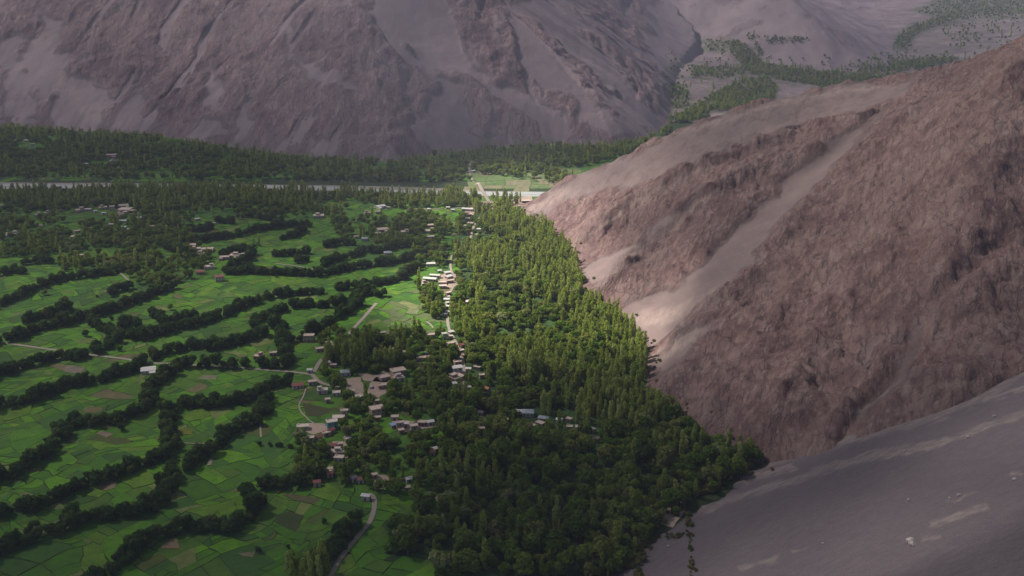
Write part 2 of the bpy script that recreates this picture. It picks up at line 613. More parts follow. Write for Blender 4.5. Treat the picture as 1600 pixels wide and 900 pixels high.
# where the photo shows smooth loose scree on the spur (pixel polygons), rather than rock
SCREE_SPUR = [
    [(960, 486), (1000, 462), (1060, 452), (1110, 400), (1170, 340), (1230, 280), (1310, 215), (1345, 200), (1300, 270), (1240, 330), (1200, 370), (1160, 430), (1100, 470), (1060, 510), (1012, 552), (1000, 520)],
    [(905, 425), (960, 395), (1010, 365), (1060, 325), (1110, 285), (1085, 325), (1030, 370), (985, 405), (925, 455)],
    [(1060, 205), (1130, 180), (1200, 160), (1310, 135), (1430, 125), (1420, 150), (1330, 180), (1240, 200), (1120, 240), (1020, 285), (900, 310), (840, 340), (820, 332), (900, 276), (980, 246)],
    [(1030, 600), (1012, 570), (1060, 528), (1120, 500), (1090, 540)],
    [(1320, 690), (1335, 640), (1390, 605), (1420, 530), (1445, 520), (1420, 600), (1370, 640)],
    [(1180, 330), (1260, 250), (1340, 190), (1400, 160), (1340, 230), (1260, 300)],
]
WARM_SPUR = [
    ([(895, 384), (935, 356), (985, 320), (1040, 292), (1110, 258)], 6), ([(920, 462), (960, 424), (1000, 384), (1060, 340), (1120, 298)], 6),
    ([(1012, 570), (1050, 545), (1090, 520)], 12), ([(1060, 208), (1130, 186), (1200, 166), (1310, 142), (1400, 132)], 4),
    ([(825, 330), (850, 318), (880, 300)], 7), ([(1410, 612), (1470, 605), (1540, 590)], 7), ([(1000, 500), (1060, 490), (1120, 460)], 14),
]


def sstack(x, y, polys, lines, wob, wts=None):
    """soft mask from pixel polygons and lines, for points on a surface whose pixel places are x, y"""
    m = np.zeros(x.shape)
    xx, yy = x + wob[0], y + wob[1]
    for i, p in enumerate(polys):
        m = np.maximum(m, in_poly(xx, yy, p).astype(float) * (wts[i] if wts else 1.0))
    for p, w in lines:
        d, _, _ = line_dist(xx, yy, p)
        m = np.maximum(m, 1 - sstep(w * 0.4, w * 1.3, d))
    return m


def spur_z(x, y, detail=True):
    z = spur_base(x, y)
    fade = sstep(-2, 14, z)
    for pl, hh, ww in feat:
        d, run_, sd = line_dist(x + 1.5 * fbm(x / 25, y / 25, 3), y + 1.5 * fbm(x / 25 + 5, y / 25, 3), pl)
        amp = 0.9 + 0.4 * fbm(run_ / 45 + hh, run_ * 0 + ww, 3)
        ww = np.where(sd < 0, 0.85 * ww, 1.8 * ww) if hh > 0 else ww    # steep face below, gentle back above
        z = z + hh * amp * np.exp(-(d / ww) ** 2) * fade
    if detail:
        px, py, _ = proj(x, y, z)
        sc = sstack(px, py, SCREE_SPUR, [], (10 * fbm(px / 30, py / 30, 4), 10 * fbm(px / 30 + 9, py / 30 + 4, 4)), [1.0, 0.9, 0.8, 0.85, 0.8, 0.7])
        rough = (1 - 0.93 * sc) * sstep(0, 25, z + 3)
        if sc.ndim == 2:
            sc = blur(sc, 18)
            rough = (1 - 0.95 * sc) * sstep(0, 25, z + 3)
        a, b = x * 0.22 + y * 0.97, -x * 0.97 + y * 0.22      # crags run down the face
        wx, wy = 16 * fbm(x / 70, y / 70, 4), 16 * fbm(x / 70 + 40, y / 70 + 7, 4)
        z = z + rough * (9.0 * (ridged((a + wx) / 115, (b + wy) / 66, 5, 0.55) - 0.35) + 3.0 * fbm(x / 45, y / 45, 5, 0.6))
        q = (z + 7 * fbm(x / 60, y / 60, 4)) / 11.0            # ledges
        z = z + rough * 2.6 * (sstep(0.15, 0.85, q - np.floor(q)) - (q - np.floor(q)))
        jx, jy = b + 5 * fbm(x / 18, y / 18, 3), a + 5 * fbm(x / 18 + 9, y / 18, 3)
        part_ = 0.35 + 0.65 * sstep(-0.25, 0.35, fbm(x / 80 + 3, y / 80, 3))
        z = z + rough * part_ * (4.0 * blocks(jx / 22, jy / 46, 1) + 2.2 * blocks(jx / 9, jy / 18, 2) + 0.6 * blocks(jx / 4, jy / 7, 3))
        z = z + 0.4 * fbm(x / 14, y / 14, 4) * sstep(-2, 6, z)
        return z, sc
    return z


STEP = 1.9
gx, gy = np.meshgrid(np.arange(-30, 760, STEP), np.arange(470, 1700, STEP))
zs, scr = spur_z(gx, gy)
px, py, _ = proj(gx, gy, zs)
wob = (7 * fbm(gx / 12, gy / 12, 3), 7 * fbm(gx / 12 + 50, gy / 12, 3))
warm = sstack(px, py, [], WARM_SPUR, wob)
keep = (zs > -4) & (zs > fan_z(gx, gy) - 8) & (gx < 0.62 * gy + 40)
o = set_mesh("rocky_hillside", np.c_[gx.ravel(), gy.ravel(), zs.ravel()], grid_faces(gx.shape[1], gx.shape[0], keep.ravel()), M['spur'], smooth=False,
             attrs={"scree": np.clip(scr + 0.10 * fbm(gx / 60, gy / 40, 4) * (scr < .5) + 0.02, 0, 1), "warm": blur(warm, 3)})
structure(o)

# the fan: pale gravel streaks run along it
STREAKS = [([(1085, 800), (1180, 768), (1260, 745), (1330, 722), (1400, 705), (1480, 690), (1560, 660), (1620, 640)], 6), ([(1155, 886), (1185, 880), (1215, 872)], 5),
           ([(1460, 818), (1500, 804), (1538, 791)], 5), ([(1270, 733), (1330, 718), (1390, 700)], 3), ([(1080, 776), (1150, 752), (1240, 730)], 5),
           ([(1200, 722), (1300, 692), (1420, 662), (1520, 625), (1600, 575)], 9), ([(1540, 625), (1600, 606)], 4), ([(1380, 715), (1450, 700)], 3), ([(1580, 742), (1596, 740)], 2.5),
           ([(1440, 842), (1468, 838)], 3), ([(1240, 862), (1262, 858)], 2), ([(1475, 785), (1520, 770)], 2)]
FST = 1.6
gx, gy = np.meshgrid(np.arange(40, 560, FST), np.arange(190, 900, FST))
zf = fan_z(gx, gy)
px, py, _ = proj(gx, gy, zf)
warmf = sstack(px, py, [], STREAKS, (9 * fbm(gx / 25, gy / 25, 3), 5 * fbm(gx / 9 + 50, gy / 9, 3)))
o = set_mesh("scree_slope", np.c_[gx.ravel(), gy.ravel(), zf.ravel()], grid_faces(gx.shape[1], gx.shape[0], (zf > -3).ravel()), M['fan'], attrs={"warm": warmf})
structure(o)

# ------------------------------------------------------------------ terrain: the mountain across the valley and the side valley behind the spur
BASE_PX = [(-500, 176), (-200, 186), (0, 197), (130, 205), (250, 212), (300, 221), (430, 241), (530, 249), (610, 253), (680, 243), (760, 231), (880, 225), (960, 227), (1010, 218)]
BASE = [tuple(unproj(*p)[:2]) for p in BASE_PX]
BASE = [(-3000, 3000)] + BASE + [tuple(at_depth(px, py, y)[:2]) for px, py, y in [(1046, 190, 2330), (1062, 150, 2700), (1085, 105, 3150), (1130, 70, 3550), (1160, 0, 4300)]] + [(1700, 6500)]
CONE = [(560, 3700), (690, 3330), (820, 3200), (960, 3130), (1100, 3150), (1230, 3300), (1330, 3600), (1500, 4300), (2100, 6500)]


def far_z(x, y, detail=True):
    d, s, side = line_dist(x, y, BASE)
    d = d * side
    floor = 0.05 * (y - 2330) + 0.10 * np.maximum(0, x - 1200) + 2.0 * fbm(x / 120, y / 120, 3) - 2
    floor = np.where(y < 2330, -6 + 0 * floor, np.maximum(floor, -6))
    w1, w2 = 45 * fbm(x / 320, y / 320, 4), 45 * fbm(x / 320 + 30, y / 320 + 8, 4)
    dd = d + 28 * fbm(s / 180, d / 500, 3) * sstep(0, 200, d) + 10 * fbm(s / 60, d / 300 + 3, 3)
    m1 = np.where(dd > 0, 0.70 * dd - 10 * np.exp(-dd / 60.0) + 10, 0.4 * dd)
    c, cs, cside = line_dist(x, y, CONE)
    c = c * cside
    m2 = np.where(c > 0, 0.55 * c + 0.05 * (y - 2330) * 0 + 35, -50) + 0.0
    m2 = np.where(c > 0, 0.55 * c + np.maximum(floor, 0) * np.exp(-c / 300.0), -80)
    bk = 0.7 * (y - 4650)
    z = np.maximum(np.maximum(floor, m1), np.maximum(m2, bk))
    m1 = np.where(m1 >= z - 0.01, 1e9, m1)
    m2 = np.where(m2 >= z - 0.01, 1e9, m2)
    z = np.where(z > 450, 450 + 350 * (1 - np.exp(-np.maximum(z - 450, 0) / 350)), z)
    if not detail:
        return z
    return z, d, s, c, w1, w2, m1 >= z - 0.01, m2 >= z - 0.01


# colour areas seen on the mountain: loose grey scree chutes and cones, and pale gravel
SCREE_FAR = [
    [(208, 128), (220, 130), (228, 205), (150, 205), (180, 170)], [(322, 188), (345, 190), (350, 218), (275, 216)], [(388, 160), (400, 170), (392, 200), (380, 226), (345, 222), (370, 190)],
    [(500, 214), (535, 222), (545, 250), (470, 246)], [(640, 195), (690, 120), (720, 150), (740, 205), (790, 232), (670, 242), (650, 215)],
    [(790, 0), (880, 0), (960, 100), (1000, 160), (1045, 195), (985, 205), (930, 130), (860, 60)], [(60, 20), (100, 40), (110, 130), (60, 160), (40, 90)], [(0, 60), (35, 70), (60, 180), (20, 195), (0, 190)],
    [(90, 110), (150, 130), (180, 150), (140, 200), (80, 200)], [(1010, 0), (1160, 0), (1130, 60), (1085, 110), (1060, 160), (1010, 100)], [(560, 0), (600, 0), (690, 110), (670, 130), (610, 70)],
    [(430, 40), (450, 45), (470, 90), (540, 130), (550, 150), (520, 140), (455, 95)], [(860, 120), (910, 130), (985, 205), (960, 222), (910, 190)], [(330, 100), (345, 140), (330, 180), (315, 150)],
    [(600, 60), (690, 60), (760, 110), (900, 205), (880, 222), (820, 180), (740, 130), (650, 90)],
]
WARM_FAR = [([(595, 70), (660, 80), (720, 110), (800, 140), (860, 180)], 8), ([(535, 225), (600, 205), (635, 198)], 4), ([(260, 85), (280, 115), (310, 130)], 4), ([(90, 130), (140, 170), (170, 190)], 14),
            ([(540, 0), (585, 40), (600, 70)], 6), ([(0, 20), (40, 40), (60, 60)], 10), ([(905, 60), (970, 110)], 6), ([(630, 70), (690, 95), (720, 130)], 9)]
tt = np.linspace(-0.60, 0.66, 620)
yy = np.concatenate([np.linspace(1780, 2600, 330), np.linspace(2604, 3500, 190)[0:], np.linspace(3512, 5600, 110)])
gy = np.repeat(yy[:, None], len(tt), 1)
gx = gy * tt[None, :]
z, d, s, c, w1, w2, is1, is2 = far_z(gx, gy)
px, py, _ = proj(gx, gy, z)
wob = (22 * fbm(gx / 90, gy / 90, 4), 14 * fbm(gx / 90 + 20, gy / 90, 4))
sc = sstack(px, py, SCREE_FAR, [], wob) * 0.8
sc = blur(sc, 6)
sc = np.maximum(sc, sstep(0.24, 0.42, fbm((s + w1 * 0.6) / 75, (d + w2) / 330, 5)) * 0.9)
sc = np.maximum(sc, is2 * 1.0 * (1 - sstep(0.1, 0.4, fbm(gx / 160, gy / 160, 3)) * 0.6))
sc = np.maximum(sc, (~is1 & ~is2) * 0.55)
sc = np.maximum(sc, (1 - sstep(0, 45, d + 20 * fbm(s / 40, d / 40, 3))) * 0.55)
zb = z.copy()
kk = np.hanning(61)[1:-1]
kk /= kk.sum()
for r_i in range(zb.shape[0]):
    zb[r_i] = np.convolve(np.pad(z[r_i], 29, mode='edge'), kk, mode='valid')
z = np.where(is1, z + (zb - z) * sstep(8, 70, z), z)
rough = (1 - 0.9 * sc) * is1 * sstep(5, 70, d)
z = z + rough * (15 * (ridged((gx + w1) / 120, (d + w2) / 150, 7, 0.6) - 0.35) + (0.4 + 0.6 * sstep(-0.2, 0.35, fbm(gx / 190, d / 190, 3))) * (7 * blocks((gx + 0.3 * w1) / 38, (d + 0.3 * w2) / 60, 4) + 3.5 * blocks((gx + 0.2 * w2) / 15, d / 22, 5)))
z = z + is1 * sstep(0, 80, d) * (7 * fbm((s + w1) / 130, d / 420, 3)) + is2 * sstep(0, 100, c) * 10 * fbm(gx / 90, gy / 300, 4)
warm = np.maximum(sstack(px, py, [], WARM_FAR, wob) * 0.6, (~is1 & ~is2) * 0.35 * sstep(-0.2, 0.3, fbm(gx / 80, gy / 120, 3)))
SIDE_GREEN = [[(1090, 60), (1140, 60), (1150, 88), (1100, 82)], [(1138, 58), (1168, 68), (1196, 100), (1192, 120), (1160, 114), (1148, 90)], [(1075, 100), (1195, 106), (1195, 122), (1075, 124)], [(1045, 130), (1080, 132), (1080, 168), (1045, 172)],
              [(1105, 150), (1158, 122), (1205, 116), (1220, 140), (1212, 162), (1160, 174), (1110, 178)], [(1185, 96), (1240, 102), (1290, 112), (1360, 116), (1370, 132), (1290, 140), (1240, 134), (1190, 124)], [(1048, 182), (1108, 166), (1112, 186), (1056, 200)],
              [(1370, 108), (1460, 104), (1510, 90), (1480, 84), (1395, 98)], [(1390, 72), (1414, 80), (1444, 54), (1510, 30), (1485, 20), (1420, 38), (1400, 55)], [(1420, 18), (1470, -6), (1610, -8), (1610, 28), (1500, 36)]]
grass = blur(sstack(px, py, SIDE_GREEN, [], (6 * fbm(gx / 30, gy / 60, 3), 3 * fbm(gx / 30 + 20, gy / 60, 3))), 2) * (gy > 2250)
dryg = sstack(px, py, [[(1420, 40), (1610, 30), (1610, 100), (1380, 130), (1400, 80)], [(1040, 100), (1200, 100), (1220, 130), (1110, 180), (1040, 190)]], [], (20 * fbm(gx / 90, gy / 90, 3), 10 * fbm(gx / 90, gy / 90 + 5, 3))) * (gy > 2250)
grass = np.maximum(grass, 0.4 * blur(dryg, 4))
FAR = (tt, yy, z)
keep = z > -5.5
o = set_mesh("mountain", np.c_[gx.ravel(), gy.ravel(), z.ravel()], grid_faces(len(tt), len(yy), keep.ravel()), M['mountain'], smooth=False, attrs={"scree": np.clip(sc + 0.12 * fbm(gx / 70, gy / 70, 4) + 0.08, 0, 1), "warm": warm, "grass": grass})
structure(o)


def far_height(x, y):
    t = x / y
    i = np.clip(np.searchsorted(yy, y), 1, len(yy) - 1)
    j = np.clip(np.searchsorted(tt, t), 1, len(tt) - 1)
    return FAR[2][i, j]


def far_hit(px, py):
    ys = np.linspace(2280, 5200, 700)
    u, v = (px - W / 2) / FPX, (H / 2 - py) / FPX
    dy, dz = CP + v * SP, -SP + v * CP
    t = ys / dy
    zz = CAM_Z + dz * t
    g = far_height(u * t, ys)
    i = np.argmax(g > zz)
    if i == 0:
        return None
    return np.array([u * t[i], ys[i], g[i]])


# ------------------------------------------------------------------ the valley floor
S = 9000
o = set_mesh("ground", [(-S, -1500, 0), (S, -1500, 0), (S, 2330, 0), (-S, 2330, 0), (S, 9000, 0), (-S, 9000, 0)], [(0, 1, 2, 3), (3, 2, 4, 5)], M['ground'], smooth=False)
structure(o)

# ------------------------------------------------------------------ unseen cloud deck above the view, its cover shaped to place sun and shade
LIGHT = [  # where the cover is thinned to let sun through: pixel place on the ground, radii, strength
    (690, 432, 75, 30, 0.95), (650, 480, 65, 42, 0.60), (835, 288, 120, 26, 0.95), (760, 340, 110, 50, 0.55), (860, 420, 130, 90, 0.75), (950, 500, 85, 85, 0.80), (790, 500, 120, 85, 0.65),
    (250, 470, 400, 120, 0.12), (1030, 550, 55, 36, 0.50), (1070, 500, 70, 50, 0.45), (1130, 210, 260, 50, 0.16), (990, 330, 140, 80, 0.36), (620, 330, 90, 30, 0.14), (520, 440, 200, 70, 0.10),
]
SHADE = [(150, 930, 500, 150, 0.5), (800, 800, 260, 130, 0.8), (1420, 860, 430, 190, 0.72), (150, 370, 330, 55, 0.35), (150, 245, 560, 38, 0.62), (820, 245, 200, 22, 0.4), (560, 560, 70, 45, 0.4), (1380, 120, 280, 60, 0.45), (150, 312, 430, 24, 0.4), (1120, 720, 90, 60, 0.3)]  # places dimmed by thickening the cover towards the sun


def sun_share(px, py):
    t = CLOUD_BASE_T + 0.19 * sstep(330, 60, py) + 0.10 * sstep(1000, 1250, px)
    for cx, cy, rx, ry, a in SHADE:
        t = t * (1 - a * np.exp(-((px - cx) / rx) ** 2 - ((py - cy) / ry) ** 2))
    for cx, cy, rx, ry, a in LIGHT:
        t = t + a * np.exp(-(((px - cx) / rx) ** 2 + ((py - cy) / ry) ** 2) ** 1.8)
    return np.clip(t, 0.03, 0.97)


CZ = 1500.0
cgx, cgy = np.meshgrid(np.arange(-2700, 2701, 24.0), np.arange(-1000, 5601, 26.0))
ppx, ppy, _ = proj(cgx + 18 * fbm(cgx / 90, cgy / 90, 3), np.maximum(cgy + 18 * fbm(cgx / 90 + 7, cgy / 90, 3), 250), 0 * cgx)
T = np.where(cgy > 330, sun_share(ppx, ppy), CLOUD_BASE_T * 0.8)
T = np.clip(T * (1 + 0.25 * fbm(cgx / 160, cgy / 160, 4)), 0.03, 0.97)
dens = 1 - np.sqrt(T)  # opacity worked back from the light wanted on the ground
ox, oy = SUN[0] / SUN[2] * CZ, SUN[1] / SUN[2] * CZ
lump = 25 * fbm(cgx / 300, cgy / 300, 5)
thick = 8 + 90 * dens
edge = np.minimum(np.minimum(cgx + 2700, 2700 - cgx), np.minimum(cgy + 1000, 5600 - cgy))
thick = thick * sstep(-30, 400, edge)
k = thick / 2 / SUN[2]
ny, nx = cgx.shape
top = np.stack([cgx + ox + SUN[0] * k, cgy + oy + SUN[1] * k, CZ + lump + thick / 2], -1).reshape(-1, 3)
bot = np.stack([cgx + ox - SUN[0] * k, cgy + oy - SUN[1] * k, CZ + lump - thick / 2], -1).reshape(-1, 3)
f1 = grid_faces(nx, ny)
f2 = f1[:, ::-1] + nx * ny
ii = np.arange(nx * ny).reshape(ny, nx)
rim = np.concatenate([ii[0, :], ii[1:, -1], ii[-1, -2::-1], ii[-2:0:-1, 0]])
r2 = np.roll(rim, -1)
f3 = np.stack([rim, rim + nx * ny, r2 + nx * ny, r2], -1)
km = NT("cloud")
tb, tl = km.n("ShaderNodeBsdfTransparent"), km.n("ShaderNodeBsdfTranslucent")
tl.inputs[0].default_value = (0.11, 0.11, 0.12, 1)
mx = km.n("ShaderNodeMixShader")
km.put(mx.inputs[0], km.attr("cloud_cover"))
km.t.links.new(tb.outputs[0], mx.inputs[1])
km.t.links.new(tl.outputs[0], mx.inputs[2])
km.t.links.new(mx.outputs[0], km.out.inputs["Surface"])
o = set_mesh("unseen_shading_cloud", np.concatenate([top, bot]), np.concatenate([f1, f2, f3]), km.m, attrs={"cloud_cover": np.r_[dens.ravel(), dens.ravel()]})
structure(o)

# ------------------------------------------------------------------ river, roads, courtyards
def smooth_line(pts, step=6.0):
    P = np.array(pts, float)
    out = []
    n = len(P)
    for i in range(n - 1):
        p0, p1, p2, p3 = P[max(i - 1, 0)], P[i], P[i + 1], P[min(i + 2, n - 1)]
        m = max(2, int(np.hypot(*(p2 - p1)[:2]) / step))
        for t in np.arange(m) / m:
            out.append(0.5 * ((2 * p1) + (-p0 + p2) * t + (2 * p0 - 5 * p1 + 4 * p2 - p3) * t * t + (-p0 + 3 * p1 - 3 * p2 + p3) * t ** 3))
    out.append(P[-1])
    return np.array(out)


def ribbon(name, pts, width, z, mat, jit=0.15):
    P = smooth_line(pts)
    T_ = np.gradient(P, axis=0)
    T_ /= np.linalg.norm(T_, axis=1)[:, None] + 1e-9
    N = np.c_[-T_[:, 1], T_[:, 0]]
    w = width * (1 + jit * fbm(np.arange(len(P)) / 4.0 + width, np.zeros(len(P)) + z * 10, 3))
    co = np.concatenate([np.c_[P + N * w[:, None] / 2, np.full(len(P), z)], np.c_[P - N * w[:, None] / 2, np.full(len(P), z)]])
    n = len(P)
    fs = [(i, i + n, i + n + 1, i + 1) for i in range(n - 1)]
    return structure(set_mesh(name, co, fs, mat, smooth=False)), P


ROADS = []
def road(px_pts, w, mat='road', name="road"):
    w *= 0.8
    o, P = ribbon(name, [unproj(*p)[:2] for p in px_pts], w, 0.50 + 0.01 * len(ROADS), M[mat])
    ROADS.append((P, w))


road([(-30, 531), (5, 536), (40, 541), (90, 548), (125, 553), (160, 557), (200, 562), (230, 567), (275, 569), (320, 572), (372, 575), (410, 578), (460, 582), (488, 586)], 4.2)
road([(588, 474), (581, 482), (568, 497), (553, 513), (540, 528), (522, 545), (508, 557), (498, 568), (491, 582), (488, 586), (505, 600), (540, 606), (570, 612)], 4.6)
road([(577, 772), (584, 778), (585, 792), (582, 806), (574, 822), (560, 838), (540, 862), (528, 880), (515, 905)], 4.0)
road([(185, 425), (194, 432), (206, 444)], 2.6)
road([(478, 608), (474, 620), (467, 634), (471, 645), (478, 652), (490, 662), (515, 664)], 1.6)
road([(407, 655), (407, 672), (408, 684)], 1.6)
road([(430, 412), (462, 416), (492, 422)], 2.8)
road([(706, 400), (704, 418), (710, 440), (702, 462), (699, 485), (701, 512), (712, 535), (722, 560), (725, 585), (718, 610), (700, 640), (680, 668)], 3.6)
road([(770, 322), (755, 335), (742, 350), (735, 372), (722, 390), (706, 400)], 4.0)
road([(640, 326), (680, 327), (740, 324), (770, 321)], 5.0)
road([(740, 285), (735, 275), (733, 262), (738, 252)], 4.5)
road([(666, 503), (672, 507), (677, 513)], 2.2)
road([(288, 693), (305, 694), (322, 694)], 1.6)


def patch(name, px_poly, z, mat):
    P = np.array([unproj(*p)[:2] for p in px_poly])
    Q = []
    for a, b in zip(P, np.roll(P, -1, 0)):
        m = max(2, int(np.hypot(*(b - a)) / 3))
        for t in np.arange(m) / m:
            q = a + (b - a) * t
            Q.append(q + 0.9 * np.array([fbm(q[0] / 9, q[1] / 9, 2), fbm(q[0] / 9 + 7, q[1] / 9, 2)]))
    Q = np.array(Q)
    bm = bmesh.new()
    f = bm.faces.new([bm.verts.new((x, y, z)) for x, y in Q])
    bmesh.ops.triangulate(bm, faces=[f])
    me = bpy.data.meshes.new(name)
    bm.normal_update()
    bm.to_mesh(me)
    bm.free()
    if me.polygons and me.polygons[0].normal.z < 0:
        me.flip_normals()
    me.materials.append(mat)
    o = bpy.data.objects.new(name, me)
    COL.objects.link(o)
    return structure(o)


YARDS = [
    [(538, 593), (562, 589), (568, 602), (567, 622), (548, 623), (541, 608)], [(577, 600), (588, 590), (606, 594), (607, 612), (592, 622), (575, 617)], [(557, 583), (590, 587), (600, 580), (620, 590), (604, 598), (570, 596)],
    [(577, 747), (588, 742), (606, 744), (611, 754), (594, 766), (580, 758)], [(668, 768), (685, 771), (702, 777), (703, 788), (684, 785), (672, 779)], [(503, 535), (518, 532), (522, 540), (508, 548)],
    [(640, 545), (652, 545), (652, 552), (640, 552)], [(727, 330), (742, 330), (742, 336), (727, 337)], [(686, 430), (712, 428), (716, 448), (690, 452)], [(470, 662), (505, 662), (515, 672), (490, 680), (470, 672)],
    [(612, 656), (640, 658), (676, 662), (676, 668), (630, 676), (612, 668)], [(520, 690), (542, 692), (545, 716), (522, 718)], [(1002, 788), (1040, 762), (1062, 775), (1070, 800), (1050, 825), (1010, 812)],
    [(730, 318), (790, 312), (830, 306), (835, 318), (790, 326), (735, 330)],
]
for q in YARDS:
    patch("bare_ground", q, 0.46, M['dirt'])
YARD_OK = YARDS[:-2]

RIV_N = [(-420, 282), (-60, 284), (60, 286), (150, 286), (260, 287), (340, 288), (430, 289), (520, 290), (620, 292), (700, 295), (760, 299), (860, 300), (960, 301), (1100, 302)]
RIV_S = [(-420, 296), (-60, 297), (60, 296), (180, 294), (260, 294), (340, 296), (430, 298), (520, 299), (620, 303), (700, 305), (760, 307), (860, 308), (960, 310), (1100, 313)]
patch("riverbed", RIV_N + RIV_S[::-1], 0.42, M['gravel'])
mid = [unproj(a[0], 0.50 * a[1] + 0.50 * b[1])[:2] for a, b in zip(RIV_N, RIV_S)]
mid = [m + np.array([0, 7.0 * math.sin(i * 1.3)]) for i, m in enumerate(mid)]
ribbon("river", mid, 17, 0.47, M['water'], 0.3)
low = [unproj(a[0], 0.22 * a[1] + 0.78 * b[1])[:2] for a, b in zip(RIV_N, RIV_S)]
ribbon("river", low[:6], 9, 0.475, M['water'], 0.3)
ribbon("river", low[6:], 8, 0.475, M['water'], 0.3)

# ------------------------------------------------------------------ the patchwork of fields
HEDGES = {  # centre line of each tree row in pixels, width of the row in metres, what it stands beside
    'a': ([(-40, 480), (0, 470), (30, 457), (60, 444), (90, 433), (120, 428), (150, 425), (180, 420), (205, 414)], 10),
    'b': ([(-20, 428), (0, 424), (20, 418), (36, 421)], 10), 'b2': ([(38, 407), (60, 405), (82, 404)], 7),
    'c': ([(38, 498), (60, 491), (84, 485), (106, 475)], 10),
    'd': ([(-30, 536), (12, 526), (40, 518), (70, 507), (100, 500), (130, 492), (160, 484), (190, 474), (220, 462), (250, 450), (270, 444)], 11), 'd2': ([(170, 455), (185, 447), (202, 446)], 12),
    'e': ([(140, 496), (156, 506), (180, 516), (210, 522), (232, 520), (260, 512), (290, 505), (320, 498), (350, 488), (370, 476), (390, 470), (420, 460), (450, 455), (480, 452), (501, 452)], 11),
    'e2': ([(194, 506), (204, 498), (214, 503)], 8), 'e3': ([(240, 488), (250, 494), (262, 500), (275, 494), (305, 490)], 8),
    'f': ([(-30, 590), (10, 576), (40, 566), (70, 558), (100, 552), (130, 552), (150, 544), (170, 532), (184, 525)], 12),
    'g': ([(-30, 634), (0, 628), (30, 624), (56, 614), (80, 606), (110, 596), (140, 590), (170, 584), (196, 576), (220, 562), (250, 550), (280, 540), (310, 534), (340, 537), (370, 530), (390, 524), (414, 516)], 12),
    'h': ([(402, 506), (402, 496), (418, 488), (437, 480), (475, 472), (512, 472), (550, 463), (575, 453), (597, 457)], 11), 'h2': ([(425, 498), (440, 510), (440, 525), (446, 545), (452, 562)], 13),
    'h3': ([(450, 530), (475, 520), (495, 512), (515, 500), (535, 486), (550, 476), (565, 470)], 12),
    'i': ([(530, 447), (562, 441), (600, 437), (625, 431), (640, 418), (662, 411)], 10),
    'j': ([(352, 422), (390, 420), (430, 422), (470, 424), (505, 424), (530, 418), (562, 412), (600, 407), (637, 400), (664, 391)], 10),
    'k': ([(428, 394), (460, 392), (480, 390)], 9), 'k2': ([(464, 404), (482, 402)], 8), 'l': ([(440, 368), (460, 364), (476, 355)], 8),
    'm': ([(286, 370), (315, 372), (337, 368), (370, 364), (400, 356), (430, 351), (460, 348), (484, 348)], 9),
    'n': ([(508, 380), (530, 376), (552, 376)], 9), 'n2': ([(506, 410), (530, 400), (556, 394), (568, 385), (590, 389), (620, 381), (650, 380), (680, 376)], 10),
    'o': ([(276, 566), (300, 564), (340, 566), (370, 566), (400, 566), (430, 569), (450, 561)], 11),
    'p': ([(276, 568), (262, 580), (242, 594), (231, 608), (238, 622), (222, 634), (200, 646), (180, 652), (150, 655), (120, 655), (101, 664), (97, 676), (80, 692), (70, 706), (42, 722), (13, 739), (-30, 755)], 12),
    'q': ([(450, 590), (430, 594), (410, 602), (400, 615), (370, 622), (340, 626), (310, 626), (288, 628), (268, 638), (261, 656), (266, 672), (268, 690), (252, 710), (230, 718), (209, 726), (168, 740), (129, 752), (97, 762), (64, 784), (26, 790), (-30, 800)], 12),
    'q2': ([(413, 612), (415, 628), (408, 644), (390, 656)], 13),
    'r': ([(400, 652), (380, 658), (354, 671), (338, 690), (310, 707), (282, 729), (260, 755), (245, 781), (209, 794), (168, 800), (129, 804), (97, 819), (58, 832), (26, 845), (-30, 868)], 13),
    's': ([(130, 905), (160, 893), (180, 880), (200, 866), (212, 855), (238, 837), (270, 822), (300, 818), (330, 818), (360, 818), (380, 808), (398, 792), (400, 772), (388, 764), (410, 756), (440, 754), (470, 746), (500, 738)], 12),
    't': ([(407, 687), (430, 689), (457, 691)], 5),
    'u': ([(500, 878), (512, 862), (525, 844), (542, 826), (562, 817)], 14),
    'v': ([(260, 382), (285, 392), (300, 404)], 9), 'w': ([(345, 392), (370, 388), (395, 392), (382, 403), (360, 412)], 8), 'x': ([(255, 345), (300, 356), (330, 352)], 9),
    'y': ([(340, 342), (365, 344)], 9), 'z': ([(385, 330), (410, 336), (440, 340)], 9),
}
TREE_MID = 4.0
HW = {k: ([tuple(unproj(p[0], p[1] + 2, TREE_MID)[:2]) for p in v[0]], v[1]) for k, v in HEDGES.items()}

ANG = R(40)
ca, sa = math.cos(ANG), math.sin(ANG)


